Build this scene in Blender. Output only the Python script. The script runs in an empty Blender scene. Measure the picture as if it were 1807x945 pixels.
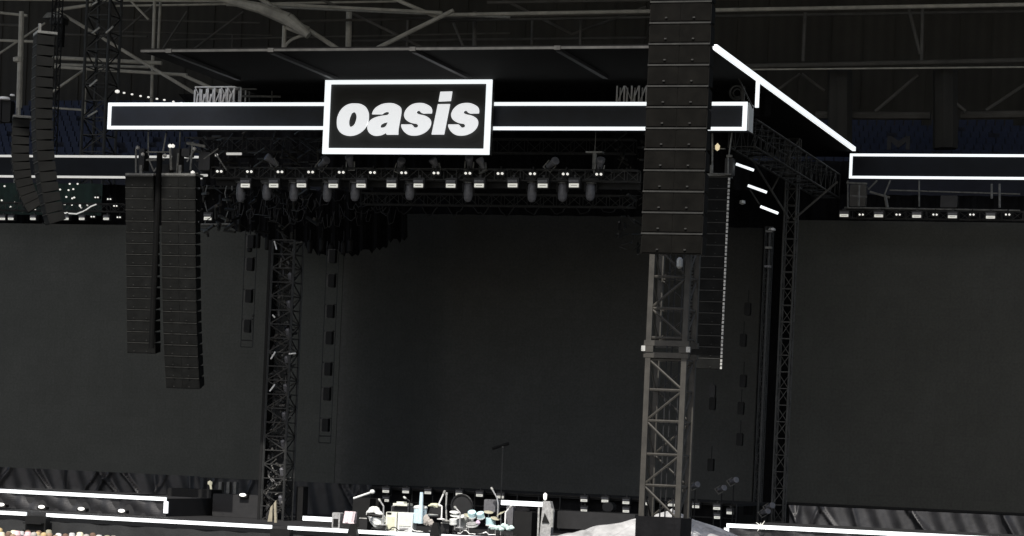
import bpy, bmesh, math, random
from mathutils import Vector, Matrix
R = math.radians
random.seed(11)
scene = bpy.context.scene
COL = scene.collection

# ------------------------------------------------------------------ camera
F = 4500.0                    # focal length in photo pixels (photo 1807 wide)
CAM_H = 5.0
ROLL = R(2.45)
PHI = R(17.6)                 # the stage front is turned this much from the view
CX, CY, HOR = 903.5, 472.5, 805.0
camd = bpy.data.cameras.new('camera'); cam = bpy.data.objects.new('camera', camd)
COL.objects.link(cam); scene.camera = cam
cam.location = (0, 0, CAM_H)
Rv = Vector((math.cos(ROLL), 0, math.sin(ROLL))); Uv = Vector((-math.sin(ROLL), 0, math.cos(ROLL))); Dv = Vector((0, 1, 0))
cam.rotation_euler = Matrix((Rv, Uv, -Dv)).transposed().to_euler()
camd.sensor_width = 36; camd.sensor_fit = 'HORIZONTAL'
camd.lens = 36 * F / 1807
camd.shift_y = (HOR - CY) / 1807
camd.clip_start = 0.5; camd.clip_end = 3000

# ------------------------------------------------------------------ world, sun
w = bpy.data.worlds.new('World'); scene.world = w; w.use_nodes = True
nt = w.node_tree; nt.nodes.clear()
out = nt.nodes.new('ShaderNodeOutputWorld'); bg = nt.nodes.new('ShaderNodeBackground')
sky = nt.nodes.new('ShaderNodeTexSky'); sky.sky_type = 'NISHITA'; sky.sun_disc = False
SUN_EL, SUN_AZ = 50.0, 195.0          # azimuth clockwise from +Y
sky.sun_elevation = R(SUN_EL); sky.sun_rotation = R(SUN_AZ)
sky.air_density = 1.0; sky.dust_density = 3.0; sky.ozone_density = 0.6
bg.inputs['Strength'].default_value = 0.12
nt.links.new(sky.outputs[0], bg.inputs[0]); nt.links.new(bg.outputs[0], out.inputs[0])
sd = bpy.data.lights.new('sun', 'SUN'); so = bpy.data.objects.new('sun', sd); COL.objects.link(so)
sd.energy = 5.0; sd.angle = R(0.5); sd.color = (1.0, 0.96, 0.9)
sdir = Vector((math.sin(R(SUN_AZ)) * math.cos(R(SUN_EL)), math.cos(R(SUN_AZ)) * math.cos(R(SUN_EL)), math.sin(R(SUN_EL))))
so.rotation_euler = sdir.to_track_quat('Z', 'Y').to_euler(); so.location = (0, 0, 80)
scene.view_settings.view_transform = 'Standard'; scene.view_settings.look = 'None'
scene.view_settings.exposure = 0.0; scene.view_settings.gamma = 1.0
scene.render.engine = 'CYCLES'

# ------------------------------------------------------------------ frames
cf, sf = math.cos(PHI), math.sin(PHI)
def S(u, v, z): return Vector((u*cf + v*sf, 100 - u*sf + v*cf, z))
def Q(px, py, v):
    """photo pixel -> (u, z) on the vertical plane at stage depth v"""
    a = (px - CX) / F; b = (CY - py) / F + (HOR - CY) / F
    d = Dv + Rv*a + Uv*b
    t = (v + 100*cf) / (d.x*sf + d.y*cf)
    p = Vector((0, 0, CAM_H)) + d*t
    return p.x*cf - (p.y-100)*sf, p.z
def P(px, py, v):
    u, z = Q(px, py, v); return Vector((u, v, z))
def mpp(px, v):                         # metres per photo pixel there (horizontal, vertical)
    u0, z0 = Q(px-10, 600, v); u1, z1 = Q(px+10, 600, v)
    u2, z2 = Q(px, 590, v); u3, z3 = Q(px, 610, v)
    return (u1-u0)/20, (z2-z3)/20
def PB(x0, y0, x1, y1, v):              # pixel box -> u0,u1,z0,z1
    u, z = Q((x0+x1)/2, (y0+y1)/2, v); a, b = mpp((x0+x1)/2, v)
    return u-(x1-x0)/2*a, u+(x1-x0)/2*a, z-(y1-y0)/2*b, z+(y1-y0)/2*b

# ------------------------------------------------------------------ materials
MATS = {}
def mat(name, col, rough=0.6, metal=0.0, emit=0.0, ecol=None, var=0.25, scale=3.0, bump=0.0, spec=.5):
    if name in MATS: return MATS[name]
    m = bpy.data.materials.new(name); m.use_nodes = True; n = m.node_tree; b = n.nodes['Principled BSDF']
    b.inputs['Roughness'].default_value = rough; b.inputs['Metallic'].default_value = metal; b.inputs['Specular IOR Level'].default_value = spec
    tc = n.nodes.new('ShaderNodeTexCoord'); nz = n.nodes.new('ShaderNodeTexNoise'); nz.inputs['Scale'].default_value = scale
    nz.inputs['Detail'].default_value = 6; nz.inputs['Roughness'].default_value = 0.65
    cr = n.nodes.new('ShaderNodeValToRGB')
    cr.color_ramp.elements[0].position = 0.3; cr.color_ramp.elements[1].position = 0.7
    cr.color_ramp.elements[0].color = tuple(c*(1-var) for c in col) + (1,)
    cr.color_ramp.elements[1].color = tuple(min(1, c*(1+var)) for c in col) + (1,)
    n.links.new(tc.outputs['Object'], nz.inputs['Vector']); n.links.new(nz.outputs['Fac'], cr.inputs[0]); n.links.new(cr.outputs[0], b.inputs['Base Color'])
    if bump:
        bp = n.nodes.new('ShaderNodeBump'); bp.inputs['Strength'].default_value = bump; bp.inputs['Distance'].default_value = 0.05
        n.links.new(nz.outputs['Fac'], bp.inputs['Height']); n.links.new(bp.outputs[0], b.inputs['Normal'])
    if emit:
        b.inputs['Emission Color'].default_value = (ecol or col) + (1,); b.inputs['Emission Strength'].default_value = emit
    MATS[name] = m; return m
black = mat('black_paint', (.008, .008, .008), .6, spec=.25)
canopy_m = mat('canopy_skin', (.004, .004, .004), .8, spec=.1)
blackm = mat('black_steel', (.018, .018, .019), .5, .2)
truss_dk = mat('dark_truss', (.03, .03, .029), .5, .3, var=.4)
truss_md = mat('grey_truss', (.055, .054, .050), .5, .2, var=.4)
alu = mat('bare_aluminium', (.45, .45, .43), .45, .3, var=.5, scale=6)
alu_dk = mat('dull_aluminium', (.16, .16, .15), .5, .3, var=.5, scale=5)
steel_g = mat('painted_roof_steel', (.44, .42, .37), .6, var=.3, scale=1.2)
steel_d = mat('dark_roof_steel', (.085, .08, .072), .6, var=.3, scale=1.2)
cab = mat('cabinet_paint', (.0095, .0097, .0092), .7, var=.3, scale=1.2, spec=.12)
cab2 = mat('grille_mesh', (.0075, .0078, .0075), .8, var=.4, scale=1.6, spec=.12)
lip = mat('cabinet_rim', (.026, .026, .024), .6, var=.4, spec=.3)
strip = mat('white_light_strip', (.8, .83, .85), .4, emit=.95, ecol=(.93, .98, 1.0), var=.05)
strip_dim = mat('dim_light_strip', (.7, .7, .66), .4, emit=.42, ecol=(1.0, .98, .93), var=.2)
letters = mat('white_letter_face', (.8, .8, .8), .5, emit=.72, ecol=(.96, .98, 1.0), var=.04)
navy = mat('header_panel', (.014, .019, .030), .5, var=.35, scale=.8)
navy_d = mat('dark_header_panel', (.006, .008, .012), .6, var=.35, scale=.8, spec=.2)
signp = mat('sign_panel', (.028, .029, .028), .6, var=.15, scale=1)
lamp_w = mat('lamp_glass', (.7, .7, .64), .3, emit=.46, ecol=(1, .98, .88), var=.1)
lamp_s = mat('bulb_glass', (.8, .8, .8), .3, emit=.7, ecol=(1, .97, .88), var=.1)
domem = mat('rain_dome', (.12, .12, .13), .4, var=.3, scale=9)
silver = mat('silver_case', (.38, .38, .38), .45, .2, var=.4, scale=8)
cloth_bk = mat('black_cloth', (.009, .009, .010), .9, var=.3, bump=.4, scale=5, spec=.1)
sheet_m = mat('black_sheeting', (.018, .018, .020), .5, var=.5, scale=2.0, bump=.35)
deck_m = mat('stage_deck_board', (.014, .014, .015), .7, var=.3)
fasc_m = mat('stage_fascia_cloth', (.016, .017, .018), .8, var=.35, scale=1.5, bump=.4)
seatm = mat('navy_seats', (.012, .022, .062), .7, var=.3, scale=5)
concrete = mat('stand_concrete', (.02, .022, .035), .85, var=.3, scale=.6)
cream = mat('cream_vinyl', (.74, .75, .66), .6, var=.12, scale=9)
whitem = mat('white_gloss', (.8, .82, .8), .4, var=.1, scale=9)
cyan = mat('pale_cyan_shell', (.55, .78, .82), .3, var=.15, scale=9)
cyan2 = mat('pale_blue_plastic', (.62, .78, .86), .35, var=.15, scale=9)
pink = mat('pale_pink_cloth', (.74, .64, .67), .8, var=.12, scale=9)
yellow = mat('pale_yellow_fabric', (.66, .66, .50), .7, var=.15, scale=9)
brass = mat('cymbal_brass', (.75, .72, .55), .3, .4, var=.15)
chrome = mat('chrome_tube', (.6, .6, .6), .3, .6, var=.2)
tentm = mat('tent_canvas', (.37, .37, .365), .75, var=.45, scale=1.8, bump=.6)
amber = mat('amber_lamp', (.8, .6, .3), .3, emit=.6, ecol=(1, .85, .55), var=.2)
greennet = mat('green_net', (.006, .022, .017), .8, var=.5, scale=2)

def screen_mat(name, c):
    m = mat(name, c, .75, var=.10, scale=.35); n = m.node_tree; b = n.nodes['Principled BSDF']
    old = b.inputs['Base Color'].links[0].from_socket
    tc = n.nodes.new('ShaderNodeTexCoord'); mp = n.nodes.new('ShaderNodeMapping'); mp.inputs['Rotation'].default_value = (R(90), 0, 0)
    br = n.nodes.new('ShaderNodeTexBrick'); br.offset = 0; br.inputs['Scale'].default_value = 1
    br.inputs['Brick Width'].default_value = .5; br.inputs['Row Height'].default_value = .5; br.inputs['Mortar Size'].default_value = .012
    br.inputs['Color1'].default_value = (1, 1, 1, 1); br.inputs['Color2'].default_value = (.94, .94, .94, 1); br.inputs['Mortar'].default_value = (.9, .9, .9, 1)
    g = n.nodes.new('ShaderNodeTexNoise'); g.inputs['Scale'].default_value = 9; g.inputs['Detail'].default_value = 3
    mr = n.nodes.new('ShaderNodeMapRange'); mr.inputs[1].default_value = .3; mr.inputs[2].default_value = .7; mr.inputs[3].default_value = .88; mr.inputs[4].default_value = 1.12
    mx = n.nodes.new('ShaderNodeMix'); mx.data_type = 'RGBA'; mx.blend_type = 'MULTIPLY'; mx.inputs[0].default_value = 1
    mx2 = n.nodes.new('ShaderNodeMix'); mx2.data_type = 'RGBA'; mx2.blend_type = 'MULTIPLY'; mx2.inputs[0].default_value = 1
    n.links.new(tc.outputs['Object'], mp.inputs[0]); n.links.new(mp.outputs[0], br.inputs[0]); n.links.new(tc.outputs['Object'], g.inputs['Vector'])
    n.links.new(g.outputs['Fac'], mr.inputs[0])
    n.links.new(old, mx.inputs[6]); n.links.new(br.outputs[0], mx.inputs[7])
    n.links.new(mx.outputs[2], mx2.inputs[6]); n.links.new(mr.outputs[0], mx2.inputs[7]); n.links.new(mx2.outputs[2], b.inputs['Base Color'])
    b.inputs['Specular IOR Level'].default_value = .25
    return m
scr_a = screen_mat('led_wall_wing', (.074, .077, .070))
scr_b = screen_mat('led_wall_centre', (.078, .079, .075))
scr_c = screen_mat('led_wall_far', (.060, .061, .054))

def wall_mat():
    m = mat('ribbed_cladding', (.030, .028, .024), .8, var=.35, scale=.25); n = m.node_tree; b = n.nodes['Principled BSDF']
    tc = n.nodes.new('ShaderNodeTexCoord'); wv = n.nodes.new('ShaderNodeTexWave'); wv.inputs['Scale'].default_value = .45; wv.inputs['Distortion'].default_value = .4
    wv.bands_direction = 'X'
    old = b.inputs['Base Color'].links[0].from_socket
    mr = n.nodes.new('ShaderNodeMapRange'); mr.inputs[3].default_value = .82; mr.inputs[4].default_value = 1.04
    mx = n.nodes.new('ShaderNodeMix'); mx.data_type = 'RGBA'; mx.blend_type = 'MULTIPLY'; mx.inputs[0].default_value = 1
    n.links.new(tc.outputs['Object'], wv.inputs[0]); n.links.new(wv.outputs['Fac'], mr.inputs[0])
    n.links.new(old, mx.inputs[6]); n.links.new(mr.outputs[0], mx.inputs[7]); n.links.new(mx.outputs[2], b.inputs['Base Color'])
    return m
cladding = wall_mat()

# ------------------------------------------------------------------ mesh builder (stage coordinates u, v, z)
class MB:
    def __init__(s): s.v = []; s.f = []
    def add(s, vs, fs):
        k = len(s.v); s.v += [Vector(p) for p in vs]; s.f += [tuple(i+k for i in f) for f in fs]; return s
    def box(s, u0, u1, v0, v1, z0, z1, c=0.0):
        if u0 > u1: u0, u1 = u1, u0
        if z0 > z1: z0, z1 = z1, z0
        c = min(c, (u1-u0)*.3, (z1-z0)*.3)
        if c <= 0:
            return s.add([(u0,v0,z0),(u1,v0,z0),(u1,v1,z0),(u0,v1,z0),(u0,v0,z1),(u1,v0,z1),(u1,v1,z1),(u0,v1,z1)],
                         [(0,3,2,1),(4,5,6,7),(0,1,5,4),(1,2,6,5),(2,3,7,6),(3,0,4,7)])
        pts = [(u0+c,z0),(u1-c,z0),(u1,z0+c),(u1,z1-c),(u1-c,z1),(u0+c,z1),(u0,z1-c),(u0,z0+c)]
        return s.prism(pts, v0, v1)
    def prism(s, pts, v0, v1):
        n = len(pts)
        s.add([(u, v0, z) for u, z in pts] + [(u, v1, z) for u, z in pts],
              [tuple(range(n)), tuple(range(2*n-1, n-1, -1))] + [(i, i+n, (i+1) % n + n, (i+1) % n) for i in range(n)]); return s
    def tube(s, p, q, r, n=6, r2=None):
        p, q = Vector(p), Vector(q); d = (q-p)
        if d.length < 1e-6: return s
        d.normalize(); a = d.orthogonal().normalized(); b = d.cross(a); r2 = r if r2 is None else r2
        vs = [p + (a*math.cos(2*math.pi*i/n) + b*math.sin(2*math.pi*i/n))*r for i in range(n)]
        vs += [q + (a*math.cos(2*math.pi*i/n) + b*math.sin(2*math.pi*i/n))*r2 for i in range(n)]
        return s.add(vs, [(i, (i+1) % n, (i+1) % n + n, i+n) for i in range(n)] + [tuple(range(n-1, -1, -1)), tuple(range(n, 2*n))])
    def path(s, pts, r, n=6):
        for a, b in zip(pts, pts[1:]): s.tube(a, b, r, n)
        return s
    def lathe(s, c, prof, n=14, axis=(0, 0, 1)):
        ax = Vector(axis).normalized(); a = ax.orthogonal().normalized(); b = ax.cross(a); c = Vector(c); k = len(prof)
        vs = [c + ax*h + (a*math.cos(2*math.pi*i/n)+b*math.sin(2*math.pi*i/n))*max(r, 1e-4) for r, h in prof for i in range(n)]
        fs = [(j*n+i, j*n+(i+1) % n, (j+1)*n+(i+1) % n, (j+1)*n+i) for j in range(k-1) for i in range(n)]
        return s.add(vs, fs + [tuple(range(n-1, -1, -1)), tuple(range((k-1)*n, k*n))])
    def sheet(s, fn, nu, nv):
        return s.add([fn(i/nu, j/nv) for j in range(nv+1) for i in range(nu+1)],
                     [(j*(nu+1)+i, j*(nu+1)+i+1, (j+1)*(nu+1)+i+1, (j+1)*(nu+1)+i) for j in range(nv) for i in range(nu)])
    def truss(s, p, q, w, h, bay, r=.025, rd=.013, up=(0, 0, 1)):
        p, q = Vector(p), Vector(q); d = q-p; L = d.length; d.normalize(); up = Vector(up); side = d.cross(up).normalized(); up = side.cross(d).normalized()
        cs = [(-w/2, -h/2), (w/2, -h/2), (w/2, h/2), (-w/2, h/2)]; n = max(1, round(L/bay))
        C = [[p + d*(L*i/n) + side*a + up*b for i in range(n+1)] for a, b in cs]
        for c in C: s.tube(c[0], c[-1], r, 6)
        for k in range(4):
            A, B = C[k], C[(k+1) % 4]
            for i in range(n+1): s.tube(A[i], B[i], rd, 4)
            for i in range(n):
                if (i+k) % 2: s.tube(A[i], B[i+1], rd, 4)
                else: s.tube(B[i], A[i+1], rd, 4)
        return s

class Thing:
    def __init__(s, name, label, cat, o=(0, 0, 0), group=None, kind=None):
        s.o = Vector(o); e = bpy.data.objects.new(name, None); COL.objects.link(e); e.empty_display_size = .3
        e.location = S(*o); e.rotation_euler = (0, 0, -PHI); s.e = e
        e['label'] = label; e['category'] = cat
        if group: e['group'] = group
        if kind: e['kind'] = kind
    def part(s, name, mb, m, parent=None, label=None):
        ob = mk(name, mb, m, s.o); ob.parent = parent or s.e
        if label: ob['label'] = label
        return ob
def mk(name, mb, m, o):
    me = bpy.data.meshes.new(name); me.from_pydata([p - o for p in mb.v], [], mb.f); me.update()
    bm = bmesh.new(); bm.from_mesh(me); bmesh.ops.recalc_face_normals(bm, faces=bm.faces); bm.to_mesh(me); bm.free()
    me.materials.append(m); ob = bpy.data.objects.new(name, me); COL.objects.link(ob); return ob
def solid(name, mb, m, o, label, cat, group=None, kind=None):
    o = Vector(o); ob = mk(name, mb, m, o); ob.location = S(*o); ob.rotation_euler = (0, 0, -PHI)
    if kind != 'structure': ob['label'] = label; ob['category'] = cat
    if group: ob['group'] = group
    if kind: ob['kind'] = kind
    return ob
def dup(root, loc, rot=None, label=None, scale=None):
    r = root.copy(); COL.objects.link(r); r.location = loc
    if rot is not None: r.rotation_euler = rot
    if scale: r.scale = scale
    if label: r['label'] = label
    for ch in list(root.children):
        c = ch.copy(); COL.objects.link(c); c.parent = r
        for g in ch.children:
            d = g.copy(); COL.objects.link(d); d.parent = c
    return r
ORD = ['first', 'second', 'third', 'fourth', 'fifth', 'sixth', 'seventh', 'eighth', 'ninth', 'tenth', 'eleventh', 'twelfth', 'thirteenth', 'fourteenth', 'fifteenth', 'sixteenth', 'seventeenth', 'eighteenth', 'nineteenth', 'twentieth']
def smooth(ob):
    for p in ob.data.polygons: p.use_smooth = True

# ================================================================== SETTING
g = MB(); g.box(-600, 600, -600, 900, -.5, 0)
grass = mat('pitch_cover', (.07, .07, .065), .9, var=.3, scale=.4)
solid('ground', g, grass, (0, 0, 0), '', '', kind='structure')

# ------------------------------------------------------------------ stadium behind the stage
ST = Thing('stadium_stand', 'dark steel stadium stand behind the stage with navy seats, unseen roof extended for shade', 'stadium stand', (0, 55, 0))
wb = MB(); wb.box(-75, 75, 62, 63, 0, 50)
for i in range(-37, 38): wb.box(i*2-.03, i*2+.03, 61.95, 62.002, 20, 50)
ST.part('wall', wb, cladding)
shade_roof = MB(); shade_roof.box(-75, 75, -25, 66, 50, 50.6)  # unseen roof slab, front edge carried over the stage to shade it
for i in range(-9, 10): shade_roof.box(i*8-.3, i*8+.3, -25, 66, 49.2, 49.998)
ST.part('roof', shade_roof, steel_d)
# lower tiers: concrete and rows of seats
def tier(x0, x1, ytop, ybot, v0, v1, rows):
    u0 = Q(x0, 250, v0)[0]; u1 = Q(x1, 250, v0)[0]; xm = (x0+x1)/2
    z0 = Q(xm, ybot, v0)[1]; z1 = Q(xm, ytop, v1)[1]
    c = MB(); s = MB()
    for k in range(rows):
        a = v0 + (v1-v0)*k/rows; b = v0 + (v1-v0)*(k+1)/rows; z = z0 + (z1-z0)*k/rows
        c.box(u0, u1, a, b, z-3, z)
        n = int((u1-u0)/.55)
        for i in range(n):
            if random.random() < .06: continue
            s.box(u0+i*.55+.04, u0+i*.55+.5, a+.2, a+.28, z+.02, z+.62*(z1-z0)/rows/.6*.9)
    ST.part('terrace', c, concrete); ST.part('seats', s, seatm)['kind'] = 'stuff'
tier(-120, 700, 178, 300, 50, 60, 13)
tier(1300, 2000, 214, 300, 50, 60, 8)
m = MB()                                            # big letter on the tier
u0, u1, z0, z1 = PB(1566, 240, 1606, 264, 49.5); lw = .22
m.prism([(u0, z0), (u0+lw, z0), (u0+lw, z1), (u0, z1)], 49.4, 49.5); m.prism([(u1-lw, z0), (u1, z0), (u1, z1), (u1-lw, z1)], 49.4, 49.5)
um = (u0+u1)/2
m.prism([(u0+lw+.002, z1), (u0+lw+.002, z1-.35), (um, z0+.1), (um, z0+.5)], 49.4, 49.5); m.prism([(um+.002, z0+.5), (um+.002, z0+.1), (u1-lw-.002, z1-.35), (u1-lw-.002, z1)], 49.4, 49.5)
ST.part('letter', m, mat('dim_letter_seats', (.045, .045, .05), .8))
def member(kind, x0, y0, x1, y1, wpx, v, mm):
    k = MB(); a, b = mpp((x0+x1)/2, v); k.tube(P(x0, y0, v), P(x1, y1, v), wpx*b/2, 8); ST.part(kind, k, mm)
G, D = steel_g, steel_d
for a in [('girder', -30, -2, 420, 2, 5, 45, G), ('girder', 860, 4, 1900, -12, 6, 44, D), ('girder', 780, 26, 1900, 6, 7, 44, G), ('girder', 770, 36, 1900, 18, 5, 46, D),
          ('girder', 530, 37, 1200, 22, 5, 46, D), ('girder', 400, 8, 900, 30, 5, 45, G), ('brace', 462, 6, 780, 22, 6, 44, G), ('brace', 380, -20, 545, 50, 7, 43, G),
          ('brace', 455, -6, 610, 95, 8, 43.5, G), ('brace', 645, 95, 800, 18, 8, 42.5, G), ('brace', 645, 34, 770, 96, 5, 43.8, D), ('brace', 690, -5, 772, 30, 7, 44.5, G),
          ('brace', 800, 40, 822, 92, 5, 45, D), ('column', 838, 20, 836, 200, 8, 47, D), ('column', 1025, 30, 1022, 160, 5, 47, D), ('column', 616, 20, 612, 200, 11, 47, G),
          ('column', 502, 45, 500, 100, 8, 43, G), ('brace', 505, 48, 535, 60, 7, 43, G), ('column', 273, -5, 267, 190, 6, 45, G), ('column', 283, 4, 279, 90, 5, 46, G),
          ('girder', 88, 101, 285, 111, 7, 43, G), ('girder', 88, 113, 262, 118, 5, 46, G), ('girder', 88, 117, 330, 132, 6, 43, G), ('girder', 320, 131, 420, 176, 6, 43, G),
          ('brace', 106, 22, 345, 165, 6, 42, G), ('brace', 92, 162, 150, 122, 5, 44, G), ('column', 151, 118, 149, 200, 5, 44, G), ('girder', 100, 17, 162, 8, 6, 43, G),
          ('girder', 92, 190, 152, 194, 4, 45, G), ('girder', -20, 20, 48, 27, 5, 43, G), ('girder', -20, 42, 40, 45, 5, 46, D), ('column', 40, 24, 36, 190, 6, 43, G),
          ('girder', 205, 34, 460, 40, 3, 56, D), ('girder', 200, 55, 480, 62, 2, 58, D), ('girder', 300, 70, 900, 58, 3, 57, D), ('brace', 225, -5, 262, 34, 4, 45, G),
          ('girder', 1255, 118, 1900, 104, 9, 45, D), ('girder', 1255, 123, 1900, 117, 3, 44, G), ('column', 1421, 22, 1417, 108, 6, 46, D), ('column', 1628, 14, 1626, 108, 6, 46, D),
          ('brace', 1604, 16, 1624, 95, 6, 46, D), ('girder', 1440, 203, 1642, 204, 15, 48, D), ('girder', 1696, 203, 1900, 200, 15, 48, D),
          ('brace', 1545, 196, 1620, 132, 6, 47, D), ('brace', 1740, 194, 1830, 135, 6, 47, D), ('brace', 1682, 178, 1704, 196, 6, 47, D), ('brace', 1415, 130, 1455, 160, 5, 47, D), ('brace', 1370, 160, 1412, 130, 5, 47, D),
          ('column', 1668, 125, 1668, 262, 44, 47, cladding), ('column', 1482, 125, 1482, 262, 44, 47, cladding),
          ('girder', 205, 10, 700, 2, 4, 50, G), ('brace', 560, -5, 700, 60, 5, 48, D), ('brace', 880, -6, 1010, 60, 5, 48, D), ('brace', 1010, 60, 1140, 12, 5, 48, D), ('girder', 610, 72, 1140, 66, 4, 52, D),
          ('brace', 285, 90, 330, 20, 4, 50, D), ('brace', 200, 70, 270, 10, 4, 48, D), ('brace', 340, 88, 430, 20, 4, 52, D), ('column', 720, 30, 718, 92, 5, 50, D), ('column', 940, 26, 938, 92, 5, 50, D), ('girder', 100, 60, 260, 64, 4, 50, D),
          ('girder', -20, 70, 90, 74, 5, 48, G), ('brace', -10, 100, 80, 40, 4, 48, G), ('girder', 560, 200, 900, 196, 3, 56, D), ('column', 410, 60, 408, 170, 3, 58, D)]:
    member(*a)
# curved haunch plates under the big arm
k = MB(); a_, b_ = mpp(500, 43)
arc = [P(545 - 45*math.cos(t)*1.0, 92 - 30*math.sin(t), 43) for t in [i*math.pi/16 for i in range(9)]]
k.path(arc, .09, 6); ST.part('brace', k, G)
big = MB(); 
for (x, y, w_), (x2, y2, w2) in zip([(330, -14, 8), (400, 0, 12), (460, 14, 20), (510, 34, 24)], [(400, 0, 12), (460, 14, 20), (510, 34, 24), (545, 62, 14)]):
    big.tube(P(x, y, 42.4), P(x2, y2, 42.4), w_*.033/2, 10, w2*.033/2)
ST.part('roof_arm', big, G)
# knuckles and a lantern on the left mast
lt = Thing('floodlight', 'dark hanging floodlight beside the white post, upper left', 'floodlight', P(105, 80, 40))
k = MB(); k.box(*PB(90, 30, 114, 42, 40)[:2], 39.8, 40.5, *PB(90, 30, 114, 42, 40)[2:], c=.05); lt.part('hood', k, blackm)
k = MB(); u0, u1, z0, z1 = PB(101, 42, 110, 82, 40); k.box(u0, u1, 40, 40.3, z0, z1); lt.part('bracket', k, black)
k = MB(); u0, u1, z0, z1 = PB(82, 24, 118, 33, 40.2); k.prism([(u0, z0), (u1, z0), (u1-.3, z1), (u0+.3, z1)], 39.7, 40.6); lt.part('cap', k, alu_dk)

# ------------------------------------------------------------------ canopy (stage roof)
VC = -5
uL, zL = Q(250, 91, VC); uR, zR = Q(1258, 80, VC); ZC = (zL+zR)/2
CAN = Thing('stage_roof', 'flat black stage roof with grey front rail and white lit right edge', 'stage roof', ((uL+uR)/2, VC, ZC))
k = MB(); k.box(uL, uR, VC, 27, ZC-.02, ZC+.1); CAN.part('roof_panel', k, canopy_m)
k = MB(); k.box(uL, uR, VC-.1, VC-.004, ZC-.06, ZC+.03); CAN.part('front_rail', k, truss_md)
for x in (300, 480, 730, 985):
    u = Q(x, 92, VC)[0]; k = MB(); k.box(u-.1, u+.1, VC+.03, 1.6, ZC-.14, ZC-.022); CAN.part('rafter', k, blackm)
    k = MB(); k.box(u-.12, u+.12, VC-.16, VC-.102, ZC-.1, ZC+.05); CAN.part('bracket', k, truss_md)
k = MB(); k.box(uR+.004, uR+.16, VC, 24.0, ZC-.115, ZC+.07); CAN.part('light_strip', k, strip)
vv = min((abs(Q(1337, 150, q*.1-5)[0]-uR-.25), q*.1-5) for q in range(200))[1]
k = MB(); k.box(uR+.165, uR+.30, vv, vv+.12, ZC-1.25, ZC-.1); CAN.part('light_strip', k, strip)
k = MB(); k.tube((uR-.55, vv+.1, ZC-.1), (uR+.12, vv-.1, ZC-1.3), .035); CAN.part('stay', k, truss_dk)
# black masking drape hung from the roof behind the sign beam
k = MB(); u0 = Q(345, 150, 14)[0]; u1 = Q(1330, 150, 14)[0]; zb = Q(800, 330, 14)[1]
k.sheet(lambda s, t: (u0+(u1-u0)*s + (.9*(1-t) if s < .02 else 0), 14 + .12*math.sin(s*160)+.05*math.sin(s*391), zb+(ZC-.03-zb)*t), 400, 3)
solid('masking_drape', k, cloth_bk, (0, 14, zb), 'black masking drape hanging behind the white outlined sign beam', 'drape')

k = MB(); u0 = Q(352, 150, 6)[0]; zv = Q(800, 205, 6)[1]
k.sheet(lambda s, t: (u0+(uR-.1-u0)*s+(-1.0*t if s < .02 else 0), 6 + .08*math.sin(s*200)+.03*math.sin(s*431), zv+(ZC-.03-zv)*t), 400, 2)
solid('masking_drape', k, canopy_m, (u0, 6, zv), 'short black valance added to darken the gap between stage roof and sign beam', 'drape')  # added sheet that hides the lighter roof underside and keeps this zone dark

# ------------------------------------------------------------------ sign beam and the name sign
VB = 3.0
uA = Q(190, 205, VB)[0]; uB = Q(1306, 200, VB)[0]
zt = (Q(380, 185, VB)[1]+Q(1010, 181, VB)[1])/2 ; zb_ = (Q(380, 226, VB)[1]+Q(1010, 225, VB)[1])/2
print('beam', uA, uB, zt, zb_, 'canopy', ZC, zL, zR)
BM = Thing('sign_beam', 'long navy beam outlined in white light across the stage top, crossing behind the name sign', 'sign beam', ((uA+uB)/2, VB, zb_))
k = MB(); k.box(uA, uB+.3, VB+.06, VB+.75, zb_-.05, zt+.05); BM.part('body', k, navy)
k = MB(); k.box(uB+.302, uB+.33, VB+.08, VB+.95, zb_-.05, zt+.05); BM.part('lit_end_panel', k, whitem)  # end face painted white in place of light falling on it
T = .14
for (a, b, c, d) in [(uA, uB+.28, zt-T/2, zt+T/2), (uA, uB+.28, zb_-T/2, zb_+T/2), (uA, uA+T, zb_+T/2+.002, zt-T/2-.002), (uB+.28-T*1.3, uB+.28, zb_+T/2+.002, zt-T/2-.002)]:
    k = MB(); k.box(a, b, VB, VB+.058, c, d); BM.part('light_strip', k, strip)
VS = VB-.55
s0 = Q(573, 205, VS)[0]; s1 = Q(865.5, 205, VS)[0]
sz1 = (Q(575, 139, VS)[1]+Q(867, 138, VS)[1])/2; sz0 = (Q(572, 271, VS)[1]+Q(863, 271, VS)[1])/2
SG = Thing('name_sign', 'rectangular black sign with thick white frame and white slanted band name', 'sign', ((s0+s1)/2, VS, sz0))
k = MB(); k.box(s0, s1, VS+.03, VS+.4, sz0, sz1); SG.part('panel', k, signp)
T = .215
for (a, b, c, d) in [(s0-.02, s1+.02, sz1-T, sz1+.02), (s0-.02, s1+.02, sz0-.02, sz0+T), (s0-.02, s0+T, sz0+T+.002, sz1-T-.002), (s1-T, s1+.02, sz0+T+.002, sz1-T-.002)]:
    k = MB(); k.box(a, b, VS-.06, VS+.028, c, d); SG.part('frame', k, strip)
def cr(pts):
    """closed Catmull-Rom; points with a third item are sharp corners"""
    n = len(pts); o = []
    for i in range(n):
        p0, p1, p2, p3 = pts[i-1], pts[i], pts[(i+1) % n], pts[(i+2) % n]
        if len(p1) > 2: p0 = p1
        if len(p2) > 2: p3 = p2
        for t in (0, .25, .5, .75):
            o.append(tuple(.5*((2*p1[j]) + (-p0[j]+p2[j])*t + (2*p0[j]-5*p1[j]+4*p2[j]-p3[j])*t*t + (-p0[j]+3*p1[j]-3*p2[j]+p3[j])*t**3) for j in (0, 1)))
    return o
o_out = [(95,620),(105,530),(150,430),(220,355),(310,312),(410,305),(500,318),(570,365),(612,440),(622,520),(608,620),(565,710),(490,785),(400,830),(310,845),(220,830),(150,785),(105,710)]
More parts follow.
